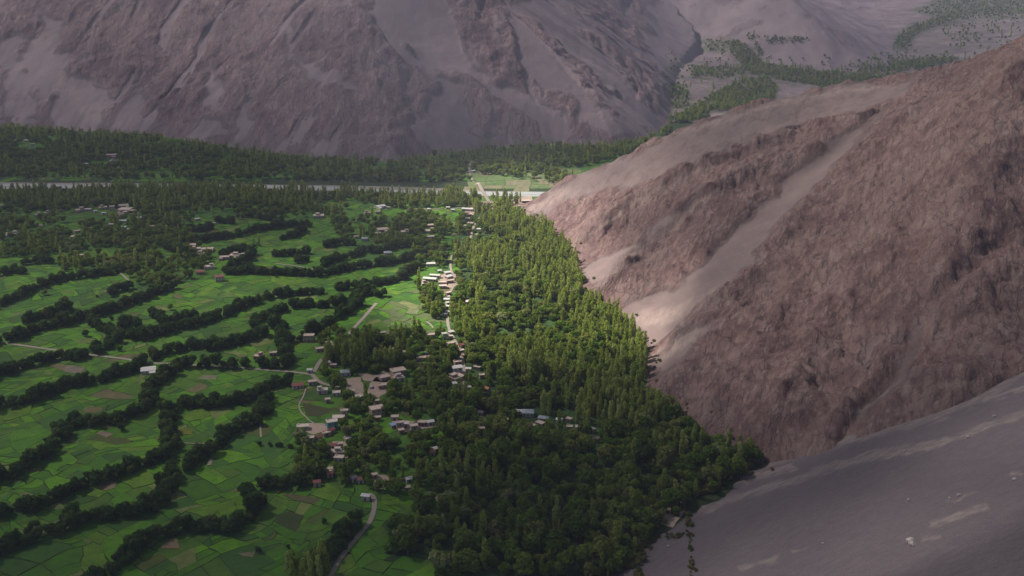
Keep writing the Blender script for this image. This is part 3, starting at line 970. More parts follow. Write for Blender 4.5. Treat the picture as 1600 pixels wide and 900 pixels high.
def split_fields(region, amin, amax, out):
    stack = [region]
    while stack:
        poly = stack.pop()
        a = 0.5 * abs(sum(p[0] * q[1] - q[0] * p[1] for p, q in zip(poly, poly[1:] + poly[:1])))
        P = np.array(poly)
        if a < amin or (a < amax and random.random() < 0.42):
            out.append(poly)
            continue
        c = P.mean(0)
        C = (P - c).T @ (P - c)
        w, v = np.linalg.eigh(C)
        e_ = np.ptp(P, axis=0)
        long_ = 0 if e_[0] > e_[1] * (0.8 if random.random() < 0.8 else 2.2) else 1
        nrm = np.array([1.0, 0.0]) if long_ == 0 else np.array([0.0, 1.0])
        th = random.gauss(0, 0.11)
        nrm = np.array([nrm[0] * math.cos(th) - nrm[1] * math.sin(th), nrm[0] * math.sin(th) + nrm[1] * math.cos(th)])
        ext = (P - c) @ nrm
        off = (ext.max() + ext.min()) / 2 + random.uniform(-0.17, 0.17) * (ext.max() - ext.min())
        dist = ext - off
        A, B = [], []
        n = len(poly)
        for i in range(n):
            p, q, dp, dq = P[i], P[(i + 1) % n], dist[i], dist[(i + 1) % n]
            (A if dp >= 0 else B).append(tuple(p))
            if (dp >= 0) != (dq >= 0):
                x = tuple(p + (q - p) * dp / (dp - dq))
                A.append(x)
                B.append(x)
        if len(A) > 2 and len(B) > 2:
            stack += [A, B]
        else:
            out.append(poly)


raw = []
split_fields([(-300, 100), (1300, 100), (1300, 1700), (-300, 1700)], 95, 430, raw)
GREENS = [((0.098, 0.215, 0.013), 6), ((0.074, 0.165, 0.014), 6), ((0.060, 0.130, 0.026), 4.5), ((0.130, 0.260, 0.011), 3.5), ((0.150, 0.235, 0.022), 2.6), ((0.105, 0.180, 0.024), 4), ((0.095, 0.110, 0.024), 0.45), ((0.17, 0.135, 0.062), 0.16), ((0.17, 0.20, 0.055), 1.0)]
gw = np.array([w for _, w in GREENS]); gw /= gw.sum()
co, fs, cols = [], [], []
GREENS = [((r_ * 0.84, g_, b_ * 0.7) if g_ > r_ * 1.4 else (r_, g_, b_), w_) for (r_, g_, b_), w_ in GREENS]


def add_field(Q, col, h):
    """one plot: a low slab with its bank all round"""
    n = len(Q)
    b = len(co)
    for x, y in Q:
        co.append((x, y, h))
    for x, y in Q:
        co.append((x, y, -0.1))
    fs.append(list(range(b, b + n)))
    cols.append(col)
    for i in range(n):
        j = (i + 1) % n
        fs.append([b + i, b + n + i, b + n + j, b + j])
        cols.append((0.025, 0.04, 0.013))


def plot_outline(poly, gap):
    P = np.array(poly)
    c = P.mean(0)
    ext = np.hypot(*(P - c).T).max()
    Q = []
    for a, b in zip(P, np.roll(P, -1, 0)):
        L = np.hypot(*(b - a))
        m = max(1, int(L / 6))
        for t in np.arange(m) / m:
            Q.append(a + (b - a) * t)
    Q = np.array(Q)
    dirs = c - Q
    Q = Q + dirs / (np.hypot(*dirs.T)[:, None] + 1e-6) * gap
    return Q


def warp_uv(uv):
    u, v = uv[:, 0], uv[:, 1]
    # v runs along the terraces (away and to the right), u across them
    X = -1000 + 0.80 * u + 0.62 * v - 260
    Y = 640 - 0.62 * (u - 800) * 1.0 + 0.80 * (v - 300)
    X2 = X + 24 * fbm(X / 130, Y / 130, 4)
    Y2 = Y + 24 * fbm(X / 130 + 30, Y / 130 + 9, 4)
    return np.c_[X2, Y2]


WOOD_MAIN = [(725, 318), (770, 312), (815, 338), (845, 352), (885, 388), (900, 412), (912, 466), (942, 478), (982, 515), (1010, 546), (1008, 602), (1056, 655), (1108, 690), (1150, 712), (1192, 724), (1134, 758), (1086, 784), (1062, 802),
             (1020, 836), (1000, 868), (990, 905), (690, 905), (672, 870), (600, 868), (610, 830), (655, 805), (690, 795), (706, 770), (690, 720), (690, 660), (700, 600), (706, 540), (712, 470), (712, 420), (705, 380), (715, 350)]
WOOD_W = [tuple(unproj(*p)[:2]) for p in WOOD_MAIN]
BANK = [(-420, 282), (1100, 298)]
ybank = unproj(300, 283)[1]
for poly in raw:
    Q = plot_outline(poly, random.choice([0.02, 0.05, 0.12, 0.3, 0.65]))
    Wd = warp_uv(Q)
    c = Wd.mean(0)
    if not (420 < c[1] < 1575 and -1100 < c[0] < 300):
        continue
    px, py, _ = proj(c[0], c[1], 0)
    if spur_base(c[0], c[1])[0] > -1.5 or fan_z(c[0], c[1]) > 0.5 or (py > 690 and (c[0] - 190) * FAN_N[0] + (c[1] - 690) * FAN_N[1] > -60):
        continue
    col = np.array(GREENS[rng.choice(len(GREENS), p=gw)][0]) * random.uniform(0.85, 1.15)
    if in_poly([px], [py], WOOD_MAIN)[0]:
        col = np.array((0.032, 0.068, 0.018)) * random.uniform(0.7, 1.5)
    if abs(px - 650) < 50 and 455 < py < 520 and random.random() < 0.4:
        col = np.array((0.13, 0.16, 0.06))
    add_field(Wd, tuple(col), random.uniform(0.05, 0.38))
# plots on the far bank, seen at a grazing angle, and those beside the bridge
raw2 = []
split_fields([(-1300, 1600), (700, 1600), (700, 2300), (-1300, 2300)], 400, 2000, raw2)
for poly in raw2:
    Q = plot_outline(poly, 0.5)
    c = Q.mean(0)
    pxx, pyy, _ = proj(c[0], c[1], 0)
    if pyy < 212 or pyy > (281 if pxx < 735 else 297):
        continue
    col = np.array(GREENS[rng.choice(len(GREENS), p=gw)][0])
    if 735 < pxx < 900 and pyy > 262:
        col = np.array(random.choice([(0.17, 0.20, 0.08), (0.10, 0.17, 0.045), (0.13, 0.19, 0.06), (0.23, 0.20, 0.12)]))
    add_field(Q + 5 * np.c_[fbm(Q[:, 0] / 90, Q[:, 1] / 90, 2), fbm(Q[:, 0] / 90 + 9, Q[:, 1] / 90, 2)], tuple(col), random.uniform(0.05, 0.3))
# bare or pale plots that the photo shows by name: pixel outlines
for poly, col in [([(76, 572), (88, 569), (134, 575), (128, 585), (100, 581)], (0.20, 0.155, 0.085)), ([(103, 573), (112, 571), (135, 576), (119, 584), (100, 582)], (0.25, 0.19, 0.15)), ([(128, 645), (138, 636), (161, 637), (160, 644), (145, 646)], (0.17, 0.13, 0.06)),
                  ([(150, 678), (158, 674), (178, 679), (166, 684)], (0.26, 0.18, 0.14)), ([(152, 762), (160, 754), (184, 753), (180, 763), (165, 767)], (0.26, 0.175, 0.105)), ([(250, 858), (258, 848), (276, 840), (281, 858)], (0.30, 0.19, 0.125)),
                  ([(309, 593), (317, 586), (340, 587), (338, 594)], (0.22, 0.21, 0.12)), ([(327, 718), (333, 716), (331, 727), (323, 728)], (0.28, 0.24, 0.17)), ([(370, 866), (400, 862), (395, 872), (380, 870)], (0.22, 0.175, 0.10)),
                  ([(442, 774), (450, 772), (500, 779), (492, 789), (460, 782)], (0.13, 0.105, 0.05)), ([(430, 805), (452, 800), (475, 806), (462, 832), (430, 818)], (0.055, 0.065, 0.02)), ([(596, 521), (607, 516), (610, 527), (596, 527)], (0.20, 0.16, 0.10)),
                  ([(630, 470), (655, 478), (650, 486), (622, 474)], (0.22, 0.22, 0.09)), ([(640, 482), (656, 482), (652, 492), (634, 490)], (0.20, 0.21, 0.10)), ([(473, 630), (520, 640), (500, 652), (478, 650)], (0.07, 0.062, 0.025)),
                  ([(278, 672), (290, 667), (302, 672), (300, 680), (284, 679)], (0.14, 0.16, 0.02)), ([(345, 460), (360, 456), (372, 464), (344, 466)], (0.11, 0.175, 0.03))]:
    P = np.array([unproj(*p)[:2] for p in poly])
    add_field(plot_outline([tuple(p) for p in P], 0.05), col, 0.40 + 0.004 * len(cols) % 0.05)
me = bpy.data.meshes.new("farm_fields")
me.from_pydata(co, [], fs)
at = me.attributes.new("fieldcol", 'FLOAT_COLOR', 'FACE')
at.data.foreach_set("color", np.c_[np.array(cols), np.ones(len(cols))].astype(np.float32).ravel())
me.materials.append(M['field'])
me.validate()
o = bpy.data.objects.new("farm_fields", me)
COL.objects.link(o)
structure(o)

# ------------------------------------------------------------------ houses
M['mud'] = plain("mud plaster", (0.40, 0.285, 0.225), 0.22, 0.7)
M['mudroof'] = plain("packed earth roof", (0.46, 0.355, 0.30), 0.25, 0.5)
M['pale'] = plain("pale plaster", (0.47, 0.385, 0.33), 0.18, 0.6)
M['paleroof'] = plain("pale flat roof", (0.52, 0.43, 0.375), 0.2, 0.5)
M['white'] = plain("whitewash", (0.50, 0.45, 0.42), 0.1, 0.6)
M['metal'] = plain("white sheet metal", (0.54, 0.51, 0.48), 0.15, 0.4, 0.55, 0.25)
M['brick'] = plain("red brick", (0.36, 0.165, 0.115), 0.25, 0.8)
M['red'] = plain("red painted sheet", (0.27, 0.10, 0.092), 0.3, 0.5, 0.6)
M['terracotta'] = plain("orange clay", (0.42, 0.19, 0.10), 0.25, 0.7)
M['teal'] = plain("turquoise paint", (0.14, 0.36, 0.36), 0.15, 0.6)
M['slate'] = plain("grey metal sheet", (0.27, 0.29, 0.32), 0.15, 0.5, 0.5, 0.3)
M['blue'] = plain("blue sheet metal", (0.30, 0.44, 0.60), 0.15, 0.5, 0.5, 0.3)
M['glass'] = plain("dark window glass", (0.025, 0.028, 0.032), 0.2, 1.0, 0.2, 0.5)
M['wood'] = plain("weathered wood", (0.13, 0.085, 0.055), 0.25, 1.5)
M['stone'] = plain("boulder stone", (0.30, 0.25, 0.24), 0.35, 0.5)
M['palestone'] = plain("pale boulder stone", (0.32, 0.275, 0.26), 0.25, 0.5)
STYLES = {  # wall, roof, words
    'mud': ('mud', 'mudroof', 'mud-walled flat-roofed house'), 'pale': ('pale', 'paleroof', 'pale plastered flat-roofed house'), 'white': ('white', 'metal', 'white-roofed house'),
    'red': ('pale', 'red', 'red-roofed house'), 'redmud': ('mud', 'red', 'dull red-roofed mud house'), 'brick': ('brick', 'mudroof', 'brick-red walled house'), 'teal': ('teal', 'paleroof', 'turquoise-walled house'),
    'slate': ('white', 'slate', 'grey hip-roofed house'), 'blue': ('mud', 'blue', 'blue-roofed house'), 'orange': ('mud', 'terracotta', 'house with orange clay roof'), 'shed': ('pale', 'metal', 'long white metal-roofed building'),
}


def box_into(co, fs, x0, x1, y0, y1, z0, z1, taper=0.0):
    b = len(co)
    t = taper
    co += [(x0, y0, z0), (x1, y0, z0), (x1, y1, z0), (x0, y1, z0), (x0 + t, y0 + t, z1), (x1 - t, y0 + t, z1), (x1 - t, y1 - t, z1), (x0 + t, y1 - t, z1)]
    fs += [(b, b + 3, b + 2, b + 1), (b + 4, b + 5, b + 6, b + 7), (b, b + 1, b + 5, b + 4), (b + 1, b + 2, b + 6, b + 5), (b + 2, b + 3, b + 7, b + 6), (b + 3, b, b + 4, b + 7)]


def window_mesh(w, h):
    co, fs, mi = [], [], []
    for x0, x1, z0, z1 in ((-w / 2, w / 2, 0, .1), (-w / 2, w / 2, h - .1, h), (-w / 2, -w / 2 + .1, .1, h - .1), (w / 2 - .1, w / 2, .1, h - .1), (-.05, .05, .1, h - .1)):
        n = len(fs)
        box_into(co, fs, x0, x1, -.10, 0.02, z0, z1)
        mi += [0] * (len(fs) - n)
    b = len(co)
    co += [(-w / 2 + .08, -.03, .08), (w / 2 - .08, -.03, .08), (w / 2 - .08, -.03, h - .08), (-w / 2 + .08, -.03, h - .08)]
    fs.append((b, b + 1, b + 2, b + 3))
    mi.append(1)
    return mesh_only("window", co, fs, [M['wood'], M['glass']], midx=mi)


WIN = [window_mesh(1.1, 1.25), window_mesh(1.7, 1.35), window_mesh(0.8, 0.9)]
dco, dfs = [], []
box_into(dco, dfs, -.5, .5, -.09, .02, 0, 2.0)
box_into(dco, dfs, -.62, -.5, -.13, .02, 0, 2.15)
box_into(dco, dfs, .5, .62, -.13, .02, 0, 2.15)
box_into(dco, dfs, -.5, .5, -.13, .02, 2.0, 2.15)
DOOR = mesh_only("door", dco, dfs, M['wood'])
HOUSES = []                                # x, y, radius


def part(name, me, parent, loc, rz=0.0):
    o = bpy.data.objects.new(name, me)
    COL.objects.link(o)
    o.parent = parent
    o.location = loc
    o.rotation_euler = (0, 0, rz)
    return o


def build_house(loc, w, style, storeys, rz, label, group, small, seed, name="village_house"):
    r = random.Random(seed)
    wall, roof, _ = STYLES[style]
    d = w * (0.42 if style == 'shed' else r.uniform(0.6, 0.85))
    d = max(d, 3.6)
    h = (2.9 if style != 'shed' else 3.4) * storeys + r.uniform(-0.2, 0.3)
    t = thing(name, label, "house", loc, rz, group)
    co, fs = [], []
    box_into(co, fs, -w / 2, w / 2, -d / 2, d / 2, -0.6, h, 0.04)
    wing = None
    if w > 11 and style not in ('shed', 'slate') and r.random() < 0.65:
        s = r.choice((-1, 1))
        ww, wd, wh = w * r.uniform(0.3, 0.45), d * r.uniform(0.45, 0.7), h * r.uniform(0.62, 0.85)
        xa, xb = sorted((s * (w / 2 - 0.02), s * (w / 2 - 0.02 - ww)))
        wing = (xa, xb, -d / 2 - wd, -d / 2 - 0.003, wh)
        box_into(co, fs, xa, xb, -d / 2 - wd, -d / 2 - 0.003, -0.6, wh, 0.03)
    up = None
    if style in ('mud', 'pale', 'teal', 'brick') and w > 8 and r.random() < 0.5:
        uw, ud = w * r.uniform(0.3, 0.5), d * r.uniform(0.4, 0.6)
        ux, uy = r.uniform(-w / 2 + uw / 2 + .4, w / 2 - uw / 2 - .4), r.uniform(0, d / 2 - ud / 2 - .4)
        up = (ux - uw / 2, ux + uw / 2, uy - ud / 2, uy + ud / 2, h + 0.34, h + 0.34 + r.uniform(1.9, 2.6))
        box_into(co, fs, *up, 0.03)
    set_mesh("wall", co, fs, M[wall], smooth=False, parent=t)
    co, fs = [], []
    pitched = style in ('red', 'redmud', 'white', 'shed', 'slate', 'blue', 'orange')

    def slab(x0, x1, y0, y1, z):
        e = 0.28
        box_into(co, fs, x0 - e, x1 + e, y0 - e, y1 + e, z + 0.002, z + 0.28)
        q = 0.3
        for a in ((x0 - e, x1 + e, y0 - e, y0 - e + q), (x0 - e, x1 + e, y1 + e - q, y1 + e), (x0 - e, x0 - e + q, y0 - e + q, y1 + e - q), (x1 + e - q, x1 + e, y0 - e + q, y1 + e - q)):
            box_into(co, fs, *a, z + 0.283, z + 0.283 + 0.22)

    def gable(x0, x1, y0, y1, z, rise, hip):
        e = 0.45
        x0, x1, y0, y1 = x0 - e, x1 + e, y0 - e, y1 + e
        ym, k = (y0 + y1) / 2, hip * (y1 - y0) / 2
        b = len(co)
        co.extend([(x0, y0, z), (x1, y0, z), (x1, y1, z), (x0, y1, z), (x0 + k, ym, z + rise), (x1 - k, ym, z + rise), (x0, y0, z - .15), (x1, y0, z - .15), (x1, y1, z - .15), (x0, y1, z - .15)])
        fs.extend([(b, b + 1, b + 5, b + 4), (b + 2, b + 3, b + 4, b + 5), (b + 1, b + 2, b + 5), (b + 3, b, b + 4), (b + 6, b + 7, b + 1, b), (b + 7, b + 8, b + 2, b + 1), (b + 8, b + 9, b + 3, b + 2), (b + 9, b + 6, b, b + 3), (b + 9, b + 8, b + 7, b + 6)])
    if pitched:
        gable(-w / 2, w / 2, -d / 2, d / 2, h + .16, (0.5 if style in ('white', 'shed') else 1.1) + d * 0.07, 0.9 if style == 'slate' else 0.0)
    else:
        slab(-w / 2, w / 2, -d / 2, d / 2, h)
    if wing:
        slab(wing[0] + .29, wing[1] - .29, wing[2], wing[3] - 0.29, wing[4])
    if up:
        slab(up[0], up[1], up[2], up[3], up[5])
    ro = set_mesh("roof", co, fs, M[roof], smooth=False, parent=t)
    if not pitched and not small and r.random() < 0.7:
        cc, cf = [], []
        box_into(cc, cf, -.35, .35, -.35, .35, 0, 1.0, 0.06)
        box_into(cc, cf, -.42, .42, -.42, .42, 1.003, 1.12)
        part("chimney", mesh_only("chimney", cc, cf, M[wall]), ro, (-w * 0.36, d * 0.3, h + 0.28))
    n = max(1, min(5, int(w / 3.0)))
    wm_ = WIN[0] if not small else WIN[2]
    if style == 'shed' or (style == 'pale' and w > 14):
        wm_ = WIN[1]
    dx = w / n
    door_i = r.randrange(n)
    for s in range(storeys):
        z = 0.85 + 2.9 * s
        for i in range(n):
            x = -w / 2 + dx * (i + .5)
            if wing and wing[0] - .4 < x < wing[1] + .4:
                continue
            if s == 0 and i == door_i:
                part("door", DOOR, t, (x, -d / 2 - 0.0 + 0.02, 0.0))
            else:
                part("window", wm_, t, (x, -d / 2 + 0.03, z))
        if not small:
            for y in ((-d * .2, d * .22) if d > 6 else (0,)):
                part("window", WIN[0], t, (-w / 2 + 0.03, y, z), R(-90))
                part("window", WIN[0], t, (w / 2 - 0.03, y, z), R(90))
    if wing:
        part("window", WIN[0], t, ((wing[0] + wing[1]) / 2, wing[2] + 0.03, 0.8))
    if up:
        part("window", WIN[2], t, ((up[0] + up[1]) / 2, up[2] + 0.03, up[4] + 0.5))
    return t


ND = 'north of the river'
H_ = []
def hs(place, *rows):
    for row in rows:
        H_.append((place,) + row)


# px, py, width in photo pixels, style, storeys, own label or None
hs('', (232, 578, 24, 'white', 1, "white flat-roofed block with grey walls standing alone among green fields"), (483, 527, 18, 'mud', 2, "two-storey pinkish house with pale porch at the end of a hedge"),
   (405, 557, 16, 'brick', 1, "long low brick-red house behind a dark hedge"), (427, 552, 12, 'mud', 1, "small pinkish house beside the long low brick-red house"),
   (465, 602, 19, 'red', 1, "white-walled house with dull red roof above a bright green field"), (484, 579, 7, 'white', 1, "tiny white hut at the lane junction"), (540, 582, 17, 'slate', 1, "blue-grey hip-roofed pavilion above the earth yard"),
   (500, 545, 14, 'mud', 1, "tin-eaved hut beside the dirt road and dark poplars"), (598, 521, 9, 'mud', 1, "small brown house at the near edge of the sunlit fields"),
   (572, 777, 15, 'shed', 1, "long grey shed at the top of the pale curving track"), (606, 395, 13, 'slate', 1, "grey-roofed house in the hedge gap above the long field"), (690, 396, 21, 'slate', 1, "wide grey-roofed house just beyond the sunlit white compound"),
   (519, 662, 19, 'teal', 2, "two-storey turquoise-walled house with pale roof"), (529, 653, 21, 'pale', 1, "cream-roofed house joined behind the turquoise house"), (538, 645, 13, 'mud', 2, "narrow tall mud house behind the turquoise house"),
   (615, 664, 12, 'blue', 1, "house with a pale blue metal roof among mud walls"), (672, 660, 13, 'white', 1, "white metal-roofed house at the end of the brick row"), (659, 661, 14, 'brick', 1, "brick-red house against the white metal-roofed one"),
   (760, 608, 12, 'orange', 1, "house with orange clay roof under dark trees"), (676, 707, 9, 'orange', 1, "small orange-roofed hut under the big brownish tree"), (681, 702, 5, 'white', 1, "tiny white hut touching the small orange-roofed hut"),
   (752, 673, 12, 'brick', 2, "tall reddish mud house alone among dark trees"), (751, 645, 8, 'white', 1, "small white roof alone in the dark wood"), (825, 645, 20, 'slate', 1, "house with a pale grey pitched roof, largest in the wood hamlet"),
   (714, 577, 17, 'white', 2, "white two-storey house with wide windows on the village street"), (714, 590, 25, 'mud', 1, "wide pink mud house just below the white two-storey house"),
   (594, 322, 16, 'white', 1, "white-roofed house in a clearing near the river poplars"), (498, 337, 18, 'pale', 1, "pale low house at the far end of the long green field"), (18, 365, 20, 'pale', 1, "pale house with a row of windows in the outlying field"),
   (308, 342, 7, 'white', 1, "small white gabled house below the young poplars"), (343, 434, 15, 'red', 2, "red-roofed white house on the corner of the green field"), (170, 404, 4, 'white', 1, "tiny white hut among dark orchard trees"),
   (219, 340, 8, 'white', 1, "white-roofed hut right of the far hamlet"), (403, 335, 8, 'white', 1, "small white house in the trees by the far field"), (285, 307, 13, 'pale', 1, "pale house under the line of river poplars"),
   (589, 641, 24, 'mud', 2, "largest two-storey mud house below the earth yards"), (821, 314, 14, 'pale', 1, "pale sunlit house where the rock meets the river"), (915, 262, 15, 'pale', 1, "pale wall-like house at the tip of the rocky shoulder"),
   (729, 472, 14, 'pale', 1, "pinkish house behind the row of tall sunlit poplars"), (673, 412, 15, 'white', 1, "white house set back from the sunlit compound"), (174, 243, 17, 'mud', 2, "brown two-storey house in the forest across the river"),
   (931, 686, 9, 'mud', 1, "low brown hut in the dark wood near the rock foot"), (926, 672, 5, 'mud', 1, "tiny brown hut above the low hut in the wood"), (790, 657, 8, 'mud', 1, "small mud house left of the wood hamlet"))
hs('beside the earth yards', (488, 597, 14, 'mud', 1), (504, 610, 18, 'pale', 1), (526, 614, 13, 'pale', 1), (512, 625, 7, 'mud', 1), (511, 567, 9, 'white', 1), (521, 571, 11, 'mud', 1), (622, 581, 25, 'mud', 2), (623, 591, 18, 'pale', 1), (600, 589, 18, 'mud', 1), (548, 612, 13, 'mud', 1), (560, 620, 14, 'pale', 1), (598, 603, 16, 'mud', 1))
hs('in the tall poplars', (596, 553, 9, 'mud', 2), (614, 551, 16, 'mud', 1), (629, 551, 11, 'mud', 1))
hs('on the shaded street', (674, 524, 14, 'mud', 1), (666, 531, 10, 'slate', 1), (655, 560, 9, 'mud', 1), (667, 551, 7, 'white', 1), (667, 559, 14, 'mud', 1), (694, 524, 5, 'white', 2), (705, 519, 9, 'white', 1), (704, 526, 6, 'pale', 1), (705, 537, 14, 'mud', 1), (722, 540, 9, 'redmud', 1), (721, 548, 8, 'pale', 1),
   (726, 555, 8, 'mud', 1), (715, 566, 13, 'mud', 1), (732, 577, 8, 'white', 1), (746, 574, 13, 'mud', 1), (753, 587, 8, 'mud', 1), (708, 600, 12, 'white', 1), (707, 611, 7, 'white', 1), (735, 606, 6, 'pale', 1))
hs('in the wood hamlet', (811, 643, 9, 'white', 1), (849, 654, 17, 'slate', 1), (844, 662, 15, 'mud', 1), (841, 673, 12, 'mud', 1), (833, 666, 8, 'mud', 1), (874, 657, 10, 'white', 1), (889, 656, 7, 'mud', 1), (890, 668, 10, 'mud', 1), (904, 668, 11, 'pale', 1))
hs('in the lower village', (589, 627, 9, 'mud', 1), (590, 653, 11, 'brick', 1), (473, 667, 20, 'pale', 1), (517, 673, 13, 'red', 1), (510, 677, 13, 'mud', 1), (498, 684, 12, 'red', 1), (486, 685, 9, 'pale', 1), (543, 686, 9, 'pale', 1), (520, 697, 12, 'redmud', 1), (531, 695, 10, 'mud', 1), (527, 707, 21, 'pale', 1), (530, 716, 17, 'pale', 1),
   (519, 736, 5, 'mud', 1), (515, 741, 8, 'redmud', 1), (617, 652, 13, 'mud', 1), (625, 664, 13, 'mud', 2), (627, 673, 8, 'brick', 1), (634, 663, 5, 'white', 1), (647, 666, 13, 'mud', 1), (495, 755, 12, 'redmud', 1), (516, 734, 6, 'mud', 1), (553, 748, 9, 'pale', 1), (564, 750, 10, 'red', 1), (585, 743, 10, 'mud', 1), (639, 749, 6, 'white', 1), (636, 763, 8, 'mud', 1))
hs('in the sunlit white compound', (672, 436, 24, 'shed', 1), (680, 431, 18, 'shed', 1), (687, 423, 5, 'white', 1), (699, 426, 10, 'white', 1), (701, 432, 13, 'white', 1), (664, 443, 13, 'pale', 1), (691, 441, 13, 'mud', 1), (692, 447, 13, 'pale', 1), (703, 439, 12, 'mud', 1))
hs('on the sunlit street', (700, 458, 10, 'mud', 1), (699, 464, 8, 'pale', 1), (698, 468, 9, 'white', 1), (700, 473, 5, 'white', 1), (699, 479, 4, 'white', 1), (700, 488, 5, 'white', 1), (696, 491, 4, 'white', 1))
hs('near the bridge', (739, 267, 6, 'white', 1), (722, 267, 7, 'pale', 1), (773, 317, 6, 'white', 1), (782, 316, 6, 'white', 1), (731, 327, 20, 'shed', 1), (700, 324, 6, 'white', 1), (708, 328, 5, 'white', 1), (731, 335, 13, 'mud', 1), (730, 342, 10, 'pale', 1), (735, 349, 11, 'mud', 1), (726, 353, 7, 'white', 1), (751, 349, 5, 'white', 1), (749, 358, 7, 'white', 1), (745, 367, 6, 'pale', 1), (671, 327, 6, 'white', 1))
hs('in the upper street hamlet', (671, 352, 14, 'mud', 1), (672, 361, 16, 'mud', 1), (673, 370, 12, 'pale', 1), (686, 342, 5, 'pale', 1), (685, 384, 6, 'mud', 1))
hs('in the upper orchard', (607, 324, 6, 'pale', 1), (574, 333, 9, 'mud', 1), (591, 331, 9, 'mud', 1), (586, 348, 5, 'white', 1), (598, 358, 18, 'mud', 1), (591, 365, 8, 'pale', 1), (570, 373, 11, 'slate', 1), (557, 370, 7, 'mud', 1), (633, 362, 14, 'pale', 1))
hs('in the middle-field hamlet', (302, 383, 14, 'brick', 1), (306, 389, 16, 'pale', 1), (324, 389, 21, 'brick', 1), (313, 397, 14, 'pale', 1), (351, 402, 16, 'mud', 1), (367, 399, 17, 'pale', 1), (380, 397, 5, 'pale', 1), (327, 417, 17, 'pale', 1), (313, 425, 14, 'redmud', 1), (268, 351, 6, 'pale', 1), (283, 351, 7, 'white', 1), (334, 349, 5, 'pale', 1), (238, 354, 8, 'mud', 1))
hs('in the far left hamlet', (125, 328, 14, 'mud', 1), (137, 327, 12, 'pale', 1), (149, 330, 3, 'white', 1), (161, 324, 13, 'mud', 1), (175, 324, 8, 'pale', 2), (162, 333, 6, 'white', 1), (193, 321, 16, 'mud', 1), (196, 327, 22, 'pale', 1), (207, 329, 12, 'brick', 1), (192, 332, 16, 'mud', 1), (185, 338, 12, 'mud', 1), (192, 345, 12, 'white', 1), (174, 351, 9, 'pale', 1), (193, 355, 9, 'white', 1), (199, 359, 6, 'pale', 1), (180, 360, 6, 'white', 1))
hs('in the outlying far fields', (2, 321, 6, 'pale', 1), (60, 336, 9, 'pale', 1), (74, 333, 10, 'mud', 1), (90, 338, 4, 'white', 1), (64, 353, 5, 'mud', 1), (121, 361, 10, 'mud', 1), (119, 370, 18, 'mud', 1), (140, 357, 9, 'brick', 1), (126, 399, 11, 'brick', 1))
hs('in the far-bank forest', (24, 219, 5, 'white', 1), (41, 219, 6, 'white', 1), (51, 225, 6, 'pale', 1), (176, 251, 8, 'pale', 1), (197, 238, 6, 'pale', 1), (229, 243, 8, 'white', 1), (133, 256, 9, 'white', 1), (112, 254, 6, 'pale', 1), (61, 261, 5, 'pale', 1), (410, 256, 5, 'white', 1))

ORD = ["leftmost", "second from left", "third from left", "fourth from left", "fifth from left", "sixth from left", "seventh from left", "eighth from left", "ninth from left", "tenth from left", "eleventh from left"]
NUM = "zero one two three four five six seven eight nine ten eleven twelve".split()
rows = []
for row in H_:
    place, px, py, wpx, style, st = row[:6]
    lab = row[6] if len(row) > 6 else None
    if lab is None:
        words = STYLES[style][2]
        size = "tiny " if wpx < 7 else "wide " if wpx >= 20 else ""
        if st == 2:
            size = "two-storey "
        rows.append([row, None, f"{size}{words} {place}"])
    else:
        rows.append([row, lab, None])
cnt = {}
for r_ in rows:
    if r_[1] is None:
        cnt.setdefault(r_[2], []).append(r_)
for key, lst in cnt.items():
    lst.sort(key=lambda q: q[0][1])
    for i, q in enumerate(lst):
        q[1] = key if len(lst) == 1 else f"{key}, {ORD[i]} of {NUM[len(lst)]}"
for n_, (row, lab, _) in enumerate(rows):
    place, px, py, wpx, style, st = row[:6]
    if px == 915:
        p = spur_hit(px, py + 4)
        p[2] = spur_z(np.array([p[0]]), np.array([p[1]]))[0][0]
    else:
        p = unproj(px, py + 1, 1.6 * st)
        p[2] = 0.25
    dep = p[1] * CP + CAM_Z * SP
    w = max(4.2, wpx / FPX * dep * (0.97 if wpx < 10 else 0.88))
    rr = random.Random(n_ * 7 + 3)
    rz = R(rr.gauss(14, 14)) if px < 735 else R(rr.gauss(-12, 14))
    if style == 'shed':
        rz = R(-14)
    if px == 232:
        rz = R(18)
    build_house(tuple(p), w, style, st, rz, lab, ("houses " + place) if place else None, wpx < 8, n_)
    HOUSES.append((p[0], p[1], w * 0.62))
p = spur_hit(1252, 147)
for dx, dy, w, st, lab in ((0, 0, 13, 'redmud', "reddish house on the shoulder above the rocky ridge"), (-2, 22, 8, 'white', "small white house behind the reddish house on the ridge")):
    z0 = float(spur_z(np.array([p[0] + dx]), np.array([p[1] + dy]))[0][0])
    build_house((p[0] + dx, p[1] + dy, z0 + 0.3), w, st, 1, R(-10), lab, None, True, 900 + int(dy))

# ------------------------------------------------------------------ bridge, poles, van, boulders
A, B = unproj(747, 290)[:2], unproj(764, 319)[:2]
L = float(np.hypot(*(B - A)))
br = thing("road_bridge", "narrow pale bridge crossing the river below the sunlit fields", "bridge", (*((A + B) / 2), 0), math.atan2(*(B - A)[::-1]))
co, fs = [], []
box_into(co, fs, -L / 2, L / 2, -2.2, 2.2, 3.2, 3.7)
set_mesh("deck", co, fs, M['road'], False, br)
for s in (-1, 1):
    co, fs = [], []
    box_into(co, fs, -L / 2, L / 2, s * 2.1 - .12, s * 2.1 + .12, 4.6, 4.8)
    for x in np.arange(-L / 2 + 1, L / 2, 4):
        box_into(co, fs, x - .1, x + .1, s * 2.1 - .1, s * 2.1 + .1, 3.703, 4.598)
    set_mesh("railing", co, fs, M['white'], False, br)
for x in (-L * .36, -L * .12, L * .12, L * .36):
    co, fs = [], []
    box_into(co, fs, x - .9, x + .9, -2.0, 2.0, -0.5, 3.19, 0.15)
    set_mesh("pier", co, fs, M['pale'], False, br)
